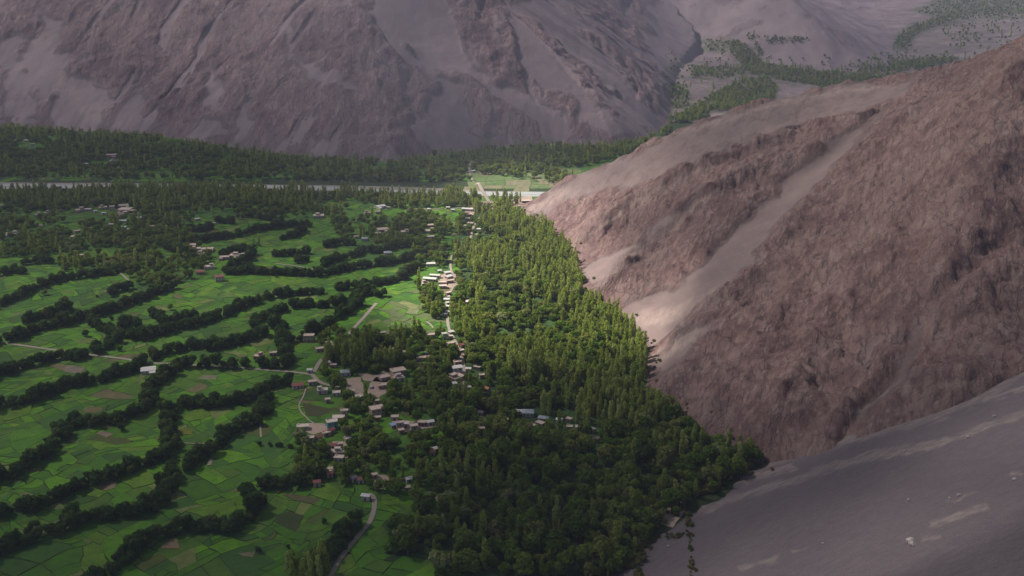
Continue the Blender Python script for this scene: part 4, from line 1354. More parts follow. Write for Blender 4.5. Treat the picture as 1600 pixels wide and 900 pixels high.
for x in (-L / 2 - 3, L / 2 + 3):
    co, fs = [], []
    box_into(co, fs, x - 3, x + 3, -2.8, 2.8, -0.5, 3.55, 0.2)
    set_mesh("abutment", co, fs, M['pale'], False, br)

for px, py, hgt, lab in ((111, 397, 12, "pale utility pole below the brown farmhouse"), (139, 412, 11, "pale utility pole right of the round brown hut"), (163, 409, 10, "pale utility pole beside the tiny white hut")):
    p = unproj(px, py)
    t = thing("utility_pole", lab, "pole", tuple(p), R(20), "utility poles")
    bm = bmesh.new()
    bmesh.ops.create_cone(bm, cap_ends=True, segments=8, radius1=.28, radius2=.17, depth=hgt, matrix=Matrix.Translation((0, 0, hgt / 2)))
    me = bpy.data.meshes.new("pole"); bm.to_mesh(me); bm.free()
    me.materials.append(M['white'])
    part("pole", me, t, (0, 0, 0))
    co, fs = [], []
    box_into(co, fs, -1.0, 1.0, -.3, -.185, hgt - 1.0, hgt - .8)
    part("crossarm", mesh_only("crossarm", co, fs, M['wood']), t, (0, 0, 0))

p = unproj(581, 607)
t = thing("parked_van", "small white van parked in the pinkish earth yard", "van", (p[0], p[1], .47), R(70))
bm = bmesh.new()
prof = [(-2.2, .35), (2.2, .35), (2.25, 1.0), (1.5, 1.15), (1.05, 1.85), (-2.1, 1.9), (-2.25, 1.0)]
vs = [[bm.verts.new((x, s * .85, z)) for x, z in prof] for s in (-1, 1)]
bm.faces.new(vs[0]); bm.faces.new(vs[1][::-1])
for i in range(len(prof)):
    j = (i + 1) % len(prof)
    bm.faces.new([vs[0][j], vs[0][i], vs[1][i], vs[1][j]])
bmesh.ops.recalc_face_normals(bm, faces=bm.faces)
me = bpy.data.meshes.new("body"); bm.to_mesh(me); bm.free(); me.materials.append(M['white'])
part("body", me, t, (0, 0, 0))
part("windscreen", mesh_only("windscreen", [(1.48, -.75, 1.2), (1.48, .75, 1.2), (1.1, .75, 1.8), (1.1, -.75, 1.8)], [(0, 1, 2, 3)], M['glass']), t, (.03, 0, 0.02))
for s in (-1, 1):
    part("side_window", mesh_only("side_window", [(-1.9, s * .853, 1.2), (1.0, s * .853, 1.2), (.85, s * .853, 1.7), (-1.9, s * .853, 1.7)], [(0, 1, 2, 3)], M['glass']), t, (0, 0, 0))
    for x in (-1.4, 1.4):
        bm = bmesh.new()
        bmesh.ops.create_cone(bm, cap_ends=True, segments=14, radius1=.35, radius2=.35, depth=.22, matrix=Matrix.Translation((x, s * .8, .35)) @ Matrix.Rotation(R(90), 4, 'X'))
        me = bpy.data.meshes.new("wheel"); bm.to_mesh(me); bm.free(); me.materials.append(M['glass'])
        part("wheel", me, t, (0, 0, 0))


def fan_point(px, py):
    p = fan_hit(px, py)
    p[2] = float(fan_z(p[0], p[1]))
    return p


for i, (px, py, s, m, lab) in enumerate([
        (1425, 838, 1.7, 'palestone', "pale boulder on the dark scree, upper of a touching pair"), (1428, 843, 1.4, 'palestone', "pale boulder on the dark scree, lower of a touching pair"), (1421, 775, .8, 'stone', "small dark boulder in the middle of the grey scree"),
        (1485, 772, .7, 'stone', "small dark boulder below a short pale streak"), (1500, 767, .9, 'stone', "dark boulder beside a short pale streak"), (1414, 700, .9, 'stone', "dark boulder on the long pale gravel streak"),
        (1514, 678, 1.0, 'stone', "dark boulder near the upper end of the long pale streak"), (1555, 645, 1.0, 'stone', "dark boulder on the scree below the red rock"), (1119, 767, .8, 'stone', "dark boulder near the wood's edge on the scree"),
        (1587, 741, .9, 'palestone', "small pale boulder high on the grey scree"), (1287, 842, .6, 'palestone', "small pale stone low on the grey scree"), (1045, 851, .8, 'stone', "dark stone on the bare slope beside the shrub line")]):
    p = fan_point(px, py)
    bm = bmesh.new()
    bmesh.ops.create_icosphere(bm, subdivisions=3, radius=1.0)
    for v in bm.verts:
        q = v.co * 1.0
        f = 1 + 0.45 * float(fbm(np.array([q.x * 1.1 + i * 9 + q.z]), np.array([q.y * 1.1 - q.z * .7]), 3)[0])
        v.co = Vector((q.x * 1.25 * f, q.y * f, q.z * 0.8 * f)) * s
    me = bpy.data.meshes.new("boulder"); bm.to_mesh(me); bm.free(); me.materials.append(M[m])
    o = bpy.data.objects.new("boulder", me); COL.objects.link(o)
    o.location = (p[0], p[1], p[2] + s * 0.35)
    tag(o, lab, "boulder", "boulders on the scree")

# ------------------------------------------------------------------ trees: crowns of many leaf-sized faces on tapered trunks
def leaf_quads(P, N, size, asp, rg, up=0.0):
    n = len(P)
    N = N + rg.normal(0, 0.38, (n, 3))
    N /= np.linalg.norm(N, axis=1)[:, None]
    a = rg.normal(0, 1, (n, 3))
    a[:, 2] += up * 3
    U = a - (a * N).sum(1)[:, None] * N
    U /= np.linalg.norm(U, axis=1)[:, None]
    V = np.cross(N, U)
    s = size * rg.uniform(0.6, 1.35, n)[:, None]
    U, V = U * s * asp, V * s
    j = lambda: rg.uniform(0.75, 1.2, (n, 1))
    return np.stack([P - U * j(), P - V * j(), P + U * j(), P + V * j()], 1).reshape(-1, 3)


def crown_mesh(name, lobes, n, size, asp, mat, seed, up=0.0, inner=0.84):
    rg = np.random.default_rng(seed)
    L = np.array(lobes, float)                  # x y z rx ry rz
    wgt = (L[:, 3] * L[:, 5])
    k = rg.choice(len(L), n, p=wgt / wgt.sum())
    dirs = rg.normal(0, 1, (n, 3))
    dirs /= np.linalg.norm(dirs, axis=1)[:, None]
    r = rg.uniform(inner, 1.06, n) ** 0.7
    P = L[k, :3] + dirs * L[k, 3:] * r[:, None]
    N = dirs / L[k, 3:] * L[k, 3:].mean(1)[:, None]
    co = leaf_quads(P, N, size, asp, rg, up)
    f = np.arange(4 * n).reshape(n, 4)
    return mesh_only(name, co, f, mat)


def trunk_mesh(h, r, limbs, seed):
    rg = random.Random(seed)
    co, fs = [], []

    def limb(p, q, r0, r1, k=6):
        p, q = Vector(p), Vector(q)
        d = (q - p).normalized()
        a = d.orthogonal().normalized()
        b = d.cross(a)
        i0 = len(co)
        for c, rr in ((p, r0), ((p + q) / 2 + a * rg.uniform(-.1, .1), (r0 + r1) / 2), (q, r1)):
            for t in range(k):
                w = 2 * math.pi * t / k
                co.append(tuple(c + (a * math.cos(w) + b * math.sin(w)) * rr))
        for s in range(2):
            for t in range(k):
                fs.append((i0 + s * k + t, i0 + s * k + (t + 1) % k, i0 + (s + 1) * k + (t + 1) % k, i0 + (s + 1) * k + t))
        fs.append(tuple(i0 + 2 * k + t for t in range(k)))
    limb((0, 0, -0.5), (0, 0, h), r, r * 0.25)
    for i in range(limbs):
        z = h * rg.uniform(.35, .75)
        w = rg.uniform(0, 6.28)
        l = h * rg.uniform(.25, .4)
        limb((0, 0, z), (math.cos(w) * l * .7, math.sin(w) * l * .7, z + l * .7), r * .4, r * .1, 5)
    return mesh_only("trunk", co, fs, M['bark'])


def round_lobes(seed, h, w, low):
    rg = random.Random(seed)
    out = [(0, 0, h * .58, w * .62, w * .6, h * .34)]
    for i in range(8):
        a = i * 2.4 + rg.uniform(-.5, .5)
        rr = w * rg.uniform(.38, .68)
        z = h * rg.uniform(low, .84)
        s = w * rg.uniform(.28, .46)
        out.append((math.cos(a) * rr, math.sin(a) * rr, z, s, s, s * rg.uniform(.7, 1.0)))
    return out


def poplar_lobes(seed, h, w):
    rg = random.Random(seed)
    out = []
    for i in range(9):
        t = i / 8
        r = w * (0.66 + 0.72 * t - 0.78 * t * t) * rg.uniform(.8, 1.2)
        out.append((rg.uniform(-.35, .35) * w, rg.uniform(-.35, .35) * w, h * (.10 + .82 * t), max(r, .3), max(r, .3), h * rg.uniform(.09, .15)))
    return out


KINDS = {
    'poplar': [(crown_mesh("crown", poplar_lobes(s, 18, 2.0 + .35 * (s % 2)), 440, 0.44, 1.6, M['poplar'], s, up=0.9), trunk_mesh(15, .25, 3, s)) for s in (1, 2, 3)],
    'orchard': [(crown_mesh("crown", round_lobes(s, 9, 4.3, .38), 560, 0.52, 1.2, M['orchard'], s), trunk_mesh(5.5, .28, 5, s)) for s in (11, 12, 13, 14)],
    'hedge': [(crown_mesh("crown", round_lobes(s, 8, 3.9, .26), 520, 0.48, 1.2, M['hedge'], s), trunk_mesh(4.8, .22, 4, s)) for s in (21, 22, 23)],
    'shrub': [(crown_mesh("crown", round_lobes(s, 2.6, 1.7, .3), 260, 0.22, 1.3, M['shrub'], s), trunk_mesh(1.5, .08, 4, s)) for s in (31, 32)],
}
TREES = []                                 # kind, x, y, z, scale, stretch, zone label
HX = np.array(HOUSES)
ROADP = np.concatenate([np.c_[P, np.full(len(P), w)] for P, w in ROADS])


def terrain_z(x, y):
    return max(0.0, float(spur_z(np.array([x]), np.array([y]), False)[0]), float(fan_z(x, y)))


def free_spots(X, Y, gap_front=11.0, extra=2.2, verge=1.6):
    ok = np.ones(len(X), bool)
    for hx, hy, hr in HX:
        dx, dy = X - hx, Y - hy
        ux, uy = hx / math.hypot(hx, hy), hy / math.hypot(hx, hy)
        along, across = dx * ux + dy * uy, np.abs(-dx * uy + dy * ux)
        ok &= ~((across < hr + extra * .6) & (along > -(hr + gap_front)) & (along < hr + extra))
    for P, w in ROADS:
        d, _, _ = line_dist(X, Y, [tuple(p) for p in P[::3]] + [tuple(P[-1])])
        ok &= d > w / 2 + verge
    px, py, _ = proj(X, Y, 0 * X)
    for q in YARD_OK:
        ok &= ~in_poly(px, py, q)
    ok &= ~in_poly(px, py, [(742, 286), (752, 286), (770, 318), (772, 336), (752, 336)])
    return ok


def scatter(poly_px, spacing, density, clump=None, seed=0, gap_front=15.0):
    Wp = np.array([unproj(*p)[:2] for p in poly_px])
    x0, y0 = Wp.min(0)
    x1, y1 = Wp.max(0)
    rg = np.random.default_rng(seed + 100)
    gx, gy = np.meshgrid(np.arange(x0, x1, spacing), np.arange(y0, y1, spacing))
    X = (gx + rg.uniform(-.48, .48, gx.shape) * spacing).ravel()
    Y = (gy + rg.uniform(-.48, .48, gx.shape) * spacing).ravel()
    m = in_poly(X, Y, [tuple(p) for p in Wp]) & (rg.random(len(X)) < density)
    X, Y = X[m], Y[m]
    if clump:
        sc, lo, hi = clump
        v = fbm(X / sc + seed, Y / sc, 3)
        m = rg.random(len(X)) < sstep(lo, hi, v)
        X, Y = X[m], Y[m]
    m = free_spots(X, Y, gap_front)
    return X[m], Y[m]


def plant(kind, X, Y, lo, hi, zone, st=(0.9, 1.15), zfun=None):
    for x, y in zip(X, Y):
        z = 0.0 if zfun is None else zfun(x, y)
        s = random.uniform(lo, hi) * (1.25 if random.random() < .08 else 1.0)
        TREES.append((kind, x, y, z, s, random.uniform(*st), zone))


CLEAR = [[(738, 452), (792, 456), (790, 468), (742, 470)], [(772, 516), (822, 520), (818, 532), (776, 530)], [(806, 466), (852, 470), (846, 482), (808, 478)], [(846, 505), (880, 508), (874, 520), (846, 516)], [(745, 560), (775, 562), (770, 572), (745, 570)], [(770, 690), (800, 694), (790, 704), (768, 700)], [(860, 640), (905, 645), (900, 655), (866, 652)], [(610, 520), (690, 520), (690, 505), (665, 495), (650, 450), (590, 455), (555, 515)], [(590, 672), (632, 672), (632, 690), (600, 690)], [(625, 692), (648, 690), (640, 715), (622, 712)], [(618, 734), (650, 728), (652, 745), (622, 748)],
         [(718, 425), (745, 425), (742, 445), (722, 445)], [(690, 368), (770, 368), (765, 380), (700, 380)], [(640, 860), (676, 856), (680, 905), (640, 905)]]


def not_in(X, Y, polys):
    px, py, _ = proj(X, Y, 0 * X)
    m = np.ones(len(X), bool)
    for q in polys:
        m &= ~in_poly(px, py, q)
    return X[m], Y[m]


# hedgerows
HZ = {'a': "hedge of the far left field", 'b': "short hedge at the far left", 'b2': "short hedge at the far left", 'c': "short bushy row in the left fields", 'd': "long hedge running up to the orchard hamlet", 'd2': "clump beside the orchard hamlet",
      'e': "long hedge across the middle fields", 'e2': "clump beside the middle hedge", 'e3': "clump beside the middle hedge", 'f': "hedge above the white block's lane", 'g': "hedge beside the lone white block", 'h': "hedge ending at the dirt road",
      'h2': "thick hedge left of the two-storey pink house", 'h3': "hedge behind the two-storey pink house", 'i': "hedge leading to the sunlit compound", 'j': "long level hedge of the upper fields", 'k': "clump in the upper field", 'k2': "clump in the upper field",
      'l': "small clump in the far green field", 'm': "far hedge below the river poplars", 'n': "hedge below the upper orchard", 'n2': "hedge below the upper orchard", 'o': "hedge along the pale lane", 'p': "winding hedge below the white block",
      'q': "hedge from the lane down to the left edge", 'q2': "hedge above the bright village field", 'r': "hedge beside the bright village field", 's': "lowest big hedge of the left fields", 't': "clipped hedge beside the footpath", 'u': "hedge beside the pale curving track",
      'v': "clump by the middle hamlet", 'w': "clump by the middle hamlet", 'x': "far hedge by the small white gable", 'y': "far hedge by the small white gable", 'z': "far hedge below the river poplars"}
for key, (P, w) in HW.items():
    Q = smooth_line(P, 3.8)
    n = len(Q)
    X, Y = [], []
    Tn = np.gradient(Q, axis=0)
    Tn /= np.linalg.norm(Tn, axis=1)[:, None]
    for rep in range(1 if w < 8 else 2):
        off = np.array([random.uniform(-.5, .5) for _ in range(n)]) * max(w * 1.2 - 5.0, 0.5)
        jit = np.array([random.uniform(-1.2, 1.2) for _ in range(n)])
        X.append(Q[:, 0] - Tn[:, 1] * off + Tn[:, 0] * jit)
        Y.append(Q[:, 1] + Tn[:, 0] * off + Tn[:, 1] * jit)
    X, Y = np.concatenate(X), np.concatenate(Y)
    gap = fbm(X / 22, Y / 22, 2)
    m = (gap > -0.72) & (np.array([random.random() for _ in X]) < .95)
    X, Y = X[m], Y[m]
    m = free_spots(X, Y, 6.0, .5, 0.0)
    lo, hi = (0.45, .6) if key == 't' else (0.62, 1.5)
    plant('hedge', X[m], Y[m], lo, hi, ("dark leafy tree in the " + HZ[key]))

# lone trees in the fields
for px, py, s, kind, lab in [(189, 673, .95, 'hedge', "lone bushy tree standing just below the winding hedge"), (404, 864, .6, 'hedge', "lone dark little tree in the lowest green field"), (450, 857, .4, 'hedge', "tiny lone bush in the lowest green field"), (507, 818, .55, 'hedge', "lone dark little tree left of the curving track"),
                             (71, 461, .8, 'orchard', "lone round tree in the left pale field"), (152, 465, .45, 'hedge', "small lone bush in the left pale field"), (134, 526, 1.0, 'hedge', "tall lone dark tree above the lane"), (188, 549, .75, 'hedge', "squat lone bush above the pale lane"),
                             (267, 484, .8, 'orchard', "lone round tree in the wide middle field"), (174, 500, .6, 'hedge', "lone dark bush at the bend of the long hedge"), (433, 434, .5, 'hedge', "small lone bush in the brown middle field"), (404, 383, .7, 'hedge', "lone dark tree below two thin poplars")]:
    p = unproj(px, py)
    TREES.append((kind, p[0], p[1], 0, s, 1.0, "!" + lab))
# the near poplar stand at the bottom edge and thin poplars
for px, py in [(452, 905), (460, 903), (468, 902), (480, 898), (486, 903), (492, 900), (498, 896), (505, 893), (511, 896), (474, 912), (488, 915), (500, 912), (457, 915)]:
    p = unproj(px, py)
    plant('poplar', [p[0]], [p[1]], .85, 1.0, "dark poplar in the stand at the lowest field corner", (1.0, 1.15))
for px, py in [(397, 384), (405, 385), (628, 527), (635, 527), (333, 340), (302, 333), (308, 333), (315, 332)]:
    p = unproj(px, py)
    plant('poplar', [p[0]], [p[1]], .6, .8, "thin poplar standing in the open upper fields")

# the wood and orchards between the village and the rock
FOOTW = [tuple(unproj(*p)[:2]) for p in FOOT]
X, Y = scatter(WOOD_MAIN, 6.0, .84, (40, -.95, -.35), 1)
X, Y = not_in(X, Y, CLEAR)
fd, _, _ = line_dist(X, Y, FOOTW)
px, py, _ = proj(X, Y, 0 * X)
STANDS = [[(716, 388), (800, 392), (798, 432), (722, 430)], [(800, 395), (905, 402), (915, 440), (830, 440)], [(780, 545), (900, 548), (920, 600), (790, 600)], [(830, 600), (1000, 600), (1040, 660), (960, 690), (850, 650)],
          [(720, 320), (815, 335), (830, 365), (760, 360)], [(745, 735), (800, 730), (805, 770), (750, 775)], [(690, 600), (740, 600), (740, 640), (700, 650)]]
st_ = sstack(px, py, STANDS, [], (8 * fbm(X / 20, Y / 20, 3), 6 * fbm(X / 20 + 5, Y / 20, 3)))
pop = np.maximum(sstep(80, 30, fd) * sstep(690, 600, py) * .62, st_ * .7) + .05 + sstep(620, 700, py) * .10
rnd = rng.random(len(X))
isp = rnd < pop


def wood_zone(px, py, fd, kind):
    if kind == 'poplar':
        if fd < 60 and py < 420:
            return "poplar at the foot of the far rock tip"
        if fd < 65 and py < 640:
            return "sunlit poplar in the belt along the foot of the rock"
        return "tall poplar in the dark lower wood" if py > 640 else "tall poplar rising from the orchards below the bridge"
    if py > 770:
        return "rounded tree in the nearest dark wood beside the scree"
    if py > 650:
        return "rounded tree in the dark wood around the wood hamlet"
    return "rounded orchard tree in the sunlit middle wood" if py > 420 else "rounded tree in the wood nearest the bridge"


for x, y, a, b, f, k in zip(X, Y, px, py, fd, isp):
    if k:
        plant('poplar', [x], [y], .42, 1.08, wood_zone(a, b, f, 'poplar'))
        if f < 70:
            plant('poplar', [x + random.uniform(-2.4, 2.4)], [y + random.uniform(1.5, 2.8)], .45, 1.0, wood_zone(a, b, f, 'poplar'))
    else:
        big = 1.0 if b < 640 else 1.15
        plant('orchard', [x], [y], .5 * big, random.choice((1.0, 1.3, 1.7)) * big, wood_zone(a, b, f, 'orchard'))
for (a, b, n, zone) in [((742, 400), (748, 540), 34, "tall sunlit poplar in the row behind the street"), ((720, 500), (742, 545), 14, "tall sunlit poplar in the row behind the street"), ((520, 578), (590, 540), 26, "tall dark poplar beside the dirt road"), ((505, 575), (530, 560), 12, "tall dark poplar beside the dirt road"),
                        ((545, 572), (640, 575), 22, "tall dark poplar above the earth yards"), ((800, 590), (900, 600), 26, "tall poplar in the dark lower wood"), ((735, 320), (835, 318), 26, "poplar beside the bridge road")]:
    A, B = unproj(*a)[:2], unproj(*b)[:2]
    t = rng.random(n)
    X, Y = A[0] + (B[0] - A[0]) * t + rng.normal(0, 3.5, n), A[1] + (B[1] - A[1]) * t + rng.normal(0, 3.5, n)
    m = free_spots(X, Y, 2.0, .5)
    plant('poplar', X[m], Y[m], .85, 1.3, zone)

# village gardens and hamlets
VILL = [([(500, 520), (560, 520), (690, 522), (706, 540), (700, 600), (690, 660), (690, 720), (706, 770), (655, 800), (610, 770), (560, 768), (500, 762), (430, 750), (470, 720), (455, 690), (475, 685), (540, 640), (530, 628), (480, 612), (500, 585)], 6.2, .66, None, "garden tree among the village houses"),
        ([(515, 345), (560, 345), (640, 335), (700, 330), (708, 380), (690, 400), (640, 385), (560, 385), (530, 372)], 6.8, .72, (60, -.5, .15), "orchard tree around the upper street houses"),
        ([(0, 342), (60, 345), (150, 350), (250, 335), (280, 345), (300, 372), (335, 405), (310, 435), (275, 446), (245, 452), (205, 440), (150, 425), (100, 428), (88, 404), (40, 402), (0, 405)], 7.0, .80, (70, -.55, .05), "orchard tree around the far left hamlets"),
        ([(645, 440), (662, 480), (668, 505), (690, 510), (695, 470), (690, 455)], 6.0, .8, None, "tree beside the sunlit compound"),
        ([(640, 395), (690, 385), (715, 392), (712, 420), (660, 420)], 6.5, .7, None, "tree beside the sunlit compound")]
for i, (poly, sp, de, cl, zone) in enumerate(VILL):
    X, Y = scatter(poly, sp, de, cl, 20 + i, 11.0)
    X, Y = not_in(X, Y, CLEAR)
    k = rng.random(len(X)) < .10
    plant('orchard', X[~k], Y[~k], .62, 1.25, zone)
    plant('poplar', X[k], Y[k], .65, 1.0, zone.replace("garden tree", "poplar").replace("orchard tree", "poplar").replace("tree beside", "poplar beside"))

# the poplar belts on this side of the river
NEARBANK = [(0, 303), (60, 301), (180, 300), (300, 301), (420, 303), (560, 306), (640, 308), (720, 309), (745, 313), (700, 328), (640, 327), (560, 322), (520, 340), (470, 330), (410, 322), (330, 322), (240, 335), (150, 322), (60, 330), (0, 318)]
X, Y = scatter(NEARBANK, 6.2, .85, (120, -.75, -.1), 40, 9.0)
k = rng.random(len(X)) < .45
plant('poplar', X[k], Y[k], .55, .95, "poplar in the belt along the near river bank")
plant('orchard', X[~k], Y[~k], .7, 1.3, "rounded tree in the belt along the near river bank")
X, Y = scatter([(0, 318), (150, 322), (240, 335), (330, 322), (420, 322), (520, 340), (420, 350), (330, 345), (240, 352), (120, 350), (0, 345)], 8, .5, (80, -.15, .3), 41, 9.0)
plant('orchard', X, Y, .7, 1.25, "rounded tree behind the near river belt")

for a, b, n in (((182, 297), (408, 300), 120), ((452, 299), (480, 300), 12), ((530, 300), (560, 301), 12), ((690, 305), (728, 307), 18), ((60, 298), (84, 299), 8), ((170, 303), (410, 305), 90), ((150, 302), (420, 304), 110), ((-20, 304), (150, 303), 26), ((420, 305), (700, 310), 50), ((690, 312), (728, 316), 20), ((0, 312), (420, 314), 60)):
    A, B = unproj(*a)[:2], unproj(*b)[:2]
    t = rng.random(n)
    X, Y = A[0] + (B[0] - A[0]) * t, A[1] + (B[1] - A[1]) * t + rng.normal(0, 5, n)
    m = free_spots(X, Y, 2.0, .5)
    plant('poplar', X[m], Y[m], .6, 1.0, "poplar in the belt along the near river bank")

# the forest on the far bank, up to the mountain's foot
FAR_TOP = [(-60, 197), (0, 201), (130, 209), (250, 217), (300, 226), (430, 246), (530, 253), (610, 257), (680, 247), (760, 236), (880, 229), (960, 231), (1010, 222), (1050, 199), (1046, 214)]
FARB = FAR_TOP + [(985, 245), (900, 263), (905, 275), (880, 296), (830, 290), (770, 276), (745, 272), (745, 282), (690, 286), (500, 283), (300, 281), (0, 279), (-60, 279)]
FCLEAR = [[(738, 452), (792, 456), (790, 468), (742, 470)], [(772, 516), (822, 520), (818, 532), (776, 530)], [(806, 466), (852, 470), (846, 482), (808, 478)], [(846, 505), (880, 508), (874, 520), (846, 516)], [(745, 560), (775, 562), (770, 572), (745, 570)], [(770, 690), (800, 694), (790, 704), (768, 700)], [(860, 640), (905, 645), (900, 655), (866, 652)], [(852, 264), (905, 262), (905, 276), (888, 278)], [(15, 250), (45, 249), (45, 257), (15, 258)], [(140, 253), (182, 251), (180, 262), (142, 262)], [(215, 268), (260, 267), (275, 277), (220, 279)], [(320, 249), (395, 250), (395, 256), (320, 256)],
          [(240, 249), (262, 249), (262, 257), (240, 257)], [(420, 272), (450, 271), (450, 277), (420, 278)], [(720, 276), (745, 268), (745, 282), (715, 282)], [(738, 272), (790, 276), (870, 289), (880, 300), (735, 300)]]
X, Y = scatter(FARB, 8.8, .82, (90, -.75, -.05), 50, 22.0)
X, Y = not_in(X, Y, FCLEAR)
pxx, pyy, _ = proj(X, Y, 0 * X)
topd, _, _ = line_dist(pxx, pyy, FAR_TOP)
k = rng.random(len(X)) < np.where(topd < 14, .6, .16)
plant('poplar', X[k], Y[k], .6, 1.0, "poplar in the forest across the river")
plant('orchard', X[~k], Y[~k], .8, 1.5, "rounded tree in the forest across the river")

# trees of the side valley
SIDE = [([(1340, 110), (1400, 98), (1440, 92), (1450, 106), (1360, 126)], .55), ([(1040, 192), (1112, 150), (1125, 165), (1070, 196)], .5), ([(1195, 62), (1265, 60), (1262, 68), (1200, 70)], .4), ([(1200, 112), (1300, 112), (1420, 70), (1440, 84), (1330, 122)], .22), ([(1470, 40), (1600, 20), (1600, 60), (1480, 80)], .14), ([(1092, 62), (1140, 65), (1150, 85), (1100, 80)], .25), ([(1140, 62), (1165, 70), (1190, 100), (1190, 117), (1165, 112), (1150, 90)], .9), ([(1080, 104), (1190, 108), (1190, 120), (1080, 122)], .55), ([(1048, 135), (1076, 135), (1076, 165), (1048, 170)], .5),
        ([(1110, 150), (1160, 125), (1200, 120), (1215, 140), (1208, 158), (1160, 170), (1115, 175)], .85), ([(1190, 100), (1240, 106), (1280, 115), (1350, 118), (1360, 128), (1280, 135), (1240, 130), (1195, 120)], .95), ([(1052, 182), (1105, 170), (1108, 184), (1060, 198)], .9),
        ([(1380, 110), (1460, 108), (1500, 92), (1470, 90), (1400, 100)], .6), ([(1395, 72), (1412, 76), (1440, 50), (1500, 30), (1480, 24), (1425, 40), (1405, 55)], .9), ([(1430, 20), (1470, 0), (1605, -4), (1605, 22), (1500, 32)], .7), ([(1165, 54), (1175, 56), (1262, 62), (1262, 65), (1170, 60)], .5),
        ([(1300, 118), (1600, 60), (1600, 95), (1440, 112)], .08), ([(1040, 80), (1300, 90), (1300, 115), (1040, 150)], .05), ([(1270, 120), (1400, 118), (1400, 126), (1280, 140)], .4), ([(1165, 56), (1178, 60), (1195, 85), (1188, 88)], .5)]
for poly, den in SIDE:
    P = np.array(poly, float)
    (x0, y0), (x1, y1) = P.min(0), P.max(0)
    for py in np.arange(y0, y1, 1.9):
        for px in np.arange(x0, x1, 3.2):
            a, b = px + random.uniform(-2, 2), py + random.uniform(-1.1, 1.1)
            if random.random() < den and in_poly([a], [b], poly)[0]:
                q = far_hit(a, b)
                if q is None:
                    continue
                if spur_base(q[0], q[1])[0] > q[2] and q[1] < 1700:
                    continue
                TREES.append(('orchard' if random.random() < .8 else 'poplar', q[0], q[1], q[2] - .5, random.uniform(.6, 1.25), 1.0, "tree in the side valley behind the rocky shoulder"))

# shrubs along the scree edge and the ditch line
for a, b, n, s, lab in [((985, 880), (1012, 845), 40, (.8, 1.8), "brownish bush at the near wood edge"), ((1073, 795), (1079, 835), 14, (.7, 1.3), "yellowish shrub on the ditch line down the scree"), ((1079, 835), (1083, 902), 26, (.45, .95), "yellowish shrub on the ditch line down the scree"), ((1012, 845), (1072, 826), 26, (.5, .8), "low dry shrub in the fence row at the scree edge"),
                        ((1000, 835), (1070, 790), 40, (.8, 1.9), "brownish bush at the near wood edge"), ((1060, 790), (1190, 722), 50, (.8, 2.0), "brownish bush where the wood meets the scree"), ((990, 860), (1000, 905), 14, (.9, 1.8), "brownish bush at the near wood edge")]:
    for i in range(n):
        t = random.random()
        px, py = a[0] + (b[0] - a[0]) * t + random.gauss(0, 2.5 if n < 30 else 6), a[1] + (b[1] - a[1]) * t + random.gauss(0, 1.2 if n < 30 else 4)
        p = unproj(px, py)
        z = terrain_z(p[0], p[1])
        if z > 0.5:
            p = fan_hit(px, py)
            z = float(fan_z(p[0], p[1]))
        TREES.append(('shrub', p[0], p[1], z - .1, random.uniform(*s), 1.0, lab))

for (x0, y0), (x1, y1) in zip(FOOTW[:-1], FOOTW[1:]):
    for i in range(5):
        t = random.random()
        x, y = x0 + (x1 - x0) * t + random.gauss(4, 5), y0 + (y1 - y0) * t + random.gauss(0, 4)
        TREES.append(('shrub', x, y, terrain_z(x, y) - .2, random.uniform(.7, 1.6), 1.0, "scattered bush at the foot of the bare rock"))

# keep trees off the rock and the fan
keepT = []
TX, TY = np.array([t[1] for t in TREES]), np.array([t[2] for t in TREES])
hz = np.maximum(spur_z(TX, TY, False), fan_z(TX, TY))
for t, z in zip(TREES, hz):
    if t[0] == 'shrub' or t[2] > 2300 or z < random.choice((1.0, 2.0, 5.0)):
        if t[0] != 'shrub' and t[2] <= 2300 and z > 0:
            t = t[:3] + (float(z) - .3,) + t[4:]
        keepT.append(t)
TREES = keepT

# which trees show largest: paint them far to near on a small canvas and count what stays visible
HT = {'poplar': (18, 1.8), 'orchard': (9, 4.2), 'hedge': (8, 3.8), 'shrub': (2.6, 1.7)}
CW, CH = 800, 450
canvas = np.full((CH, CW), -1, np.int32)
order = sorted(range(len(TREES)), key=lambda i: -TREES[i][2])
for i in order:
    k, x, y, z, s, st, _ = TREES[i]
    h, r = HT[k]
    px, py, d = proj(x, y, z)
    _, pt, _ = proj(x, y, z + h * s * st)
    rw = r * s / d * FPX
    x0, x1, y0, y1 = int((px - rw) / 2), int(math.ceil((px + rw) / 2)), int(pt / 2), int(math.ceil(py / 2))
    if x1 <= 0 or y1 <= 0 or x0 >= CW or y0 >= CH:
        continue
    canvas[max(y0, 0):max(min(y1, CH), 0), max(x0, 0):max(min(x1, CW), 0)] = i
seen = np.bincount(canvas[canvas >= 0], minlength=len(TREES))
pick = {}
for kind, mx_ in (('poplar', 300), ('orchard', 300), ('hedge', 300), ('shrub', 300)):
    idx = [i for i in range(len(TREES)) if TREES[i][0] == kind and (seen[i] > 0)]
    idx.sort(key=lambda i: (not TREES[i][6].startswith("!"), -seen[i]))
    pick[kind] = set(idx[:mx_])
NAMES = {'poplar': ("poplar_tree", "poplar"), 'orchard': ("orchard_tree", "tree"), 'hedge': ("hedgerow_tree", "tree"), 'shrub': ("dry_shrub", "shrub")}
rest = {k: [] for k in KINDS}
SRC = {}
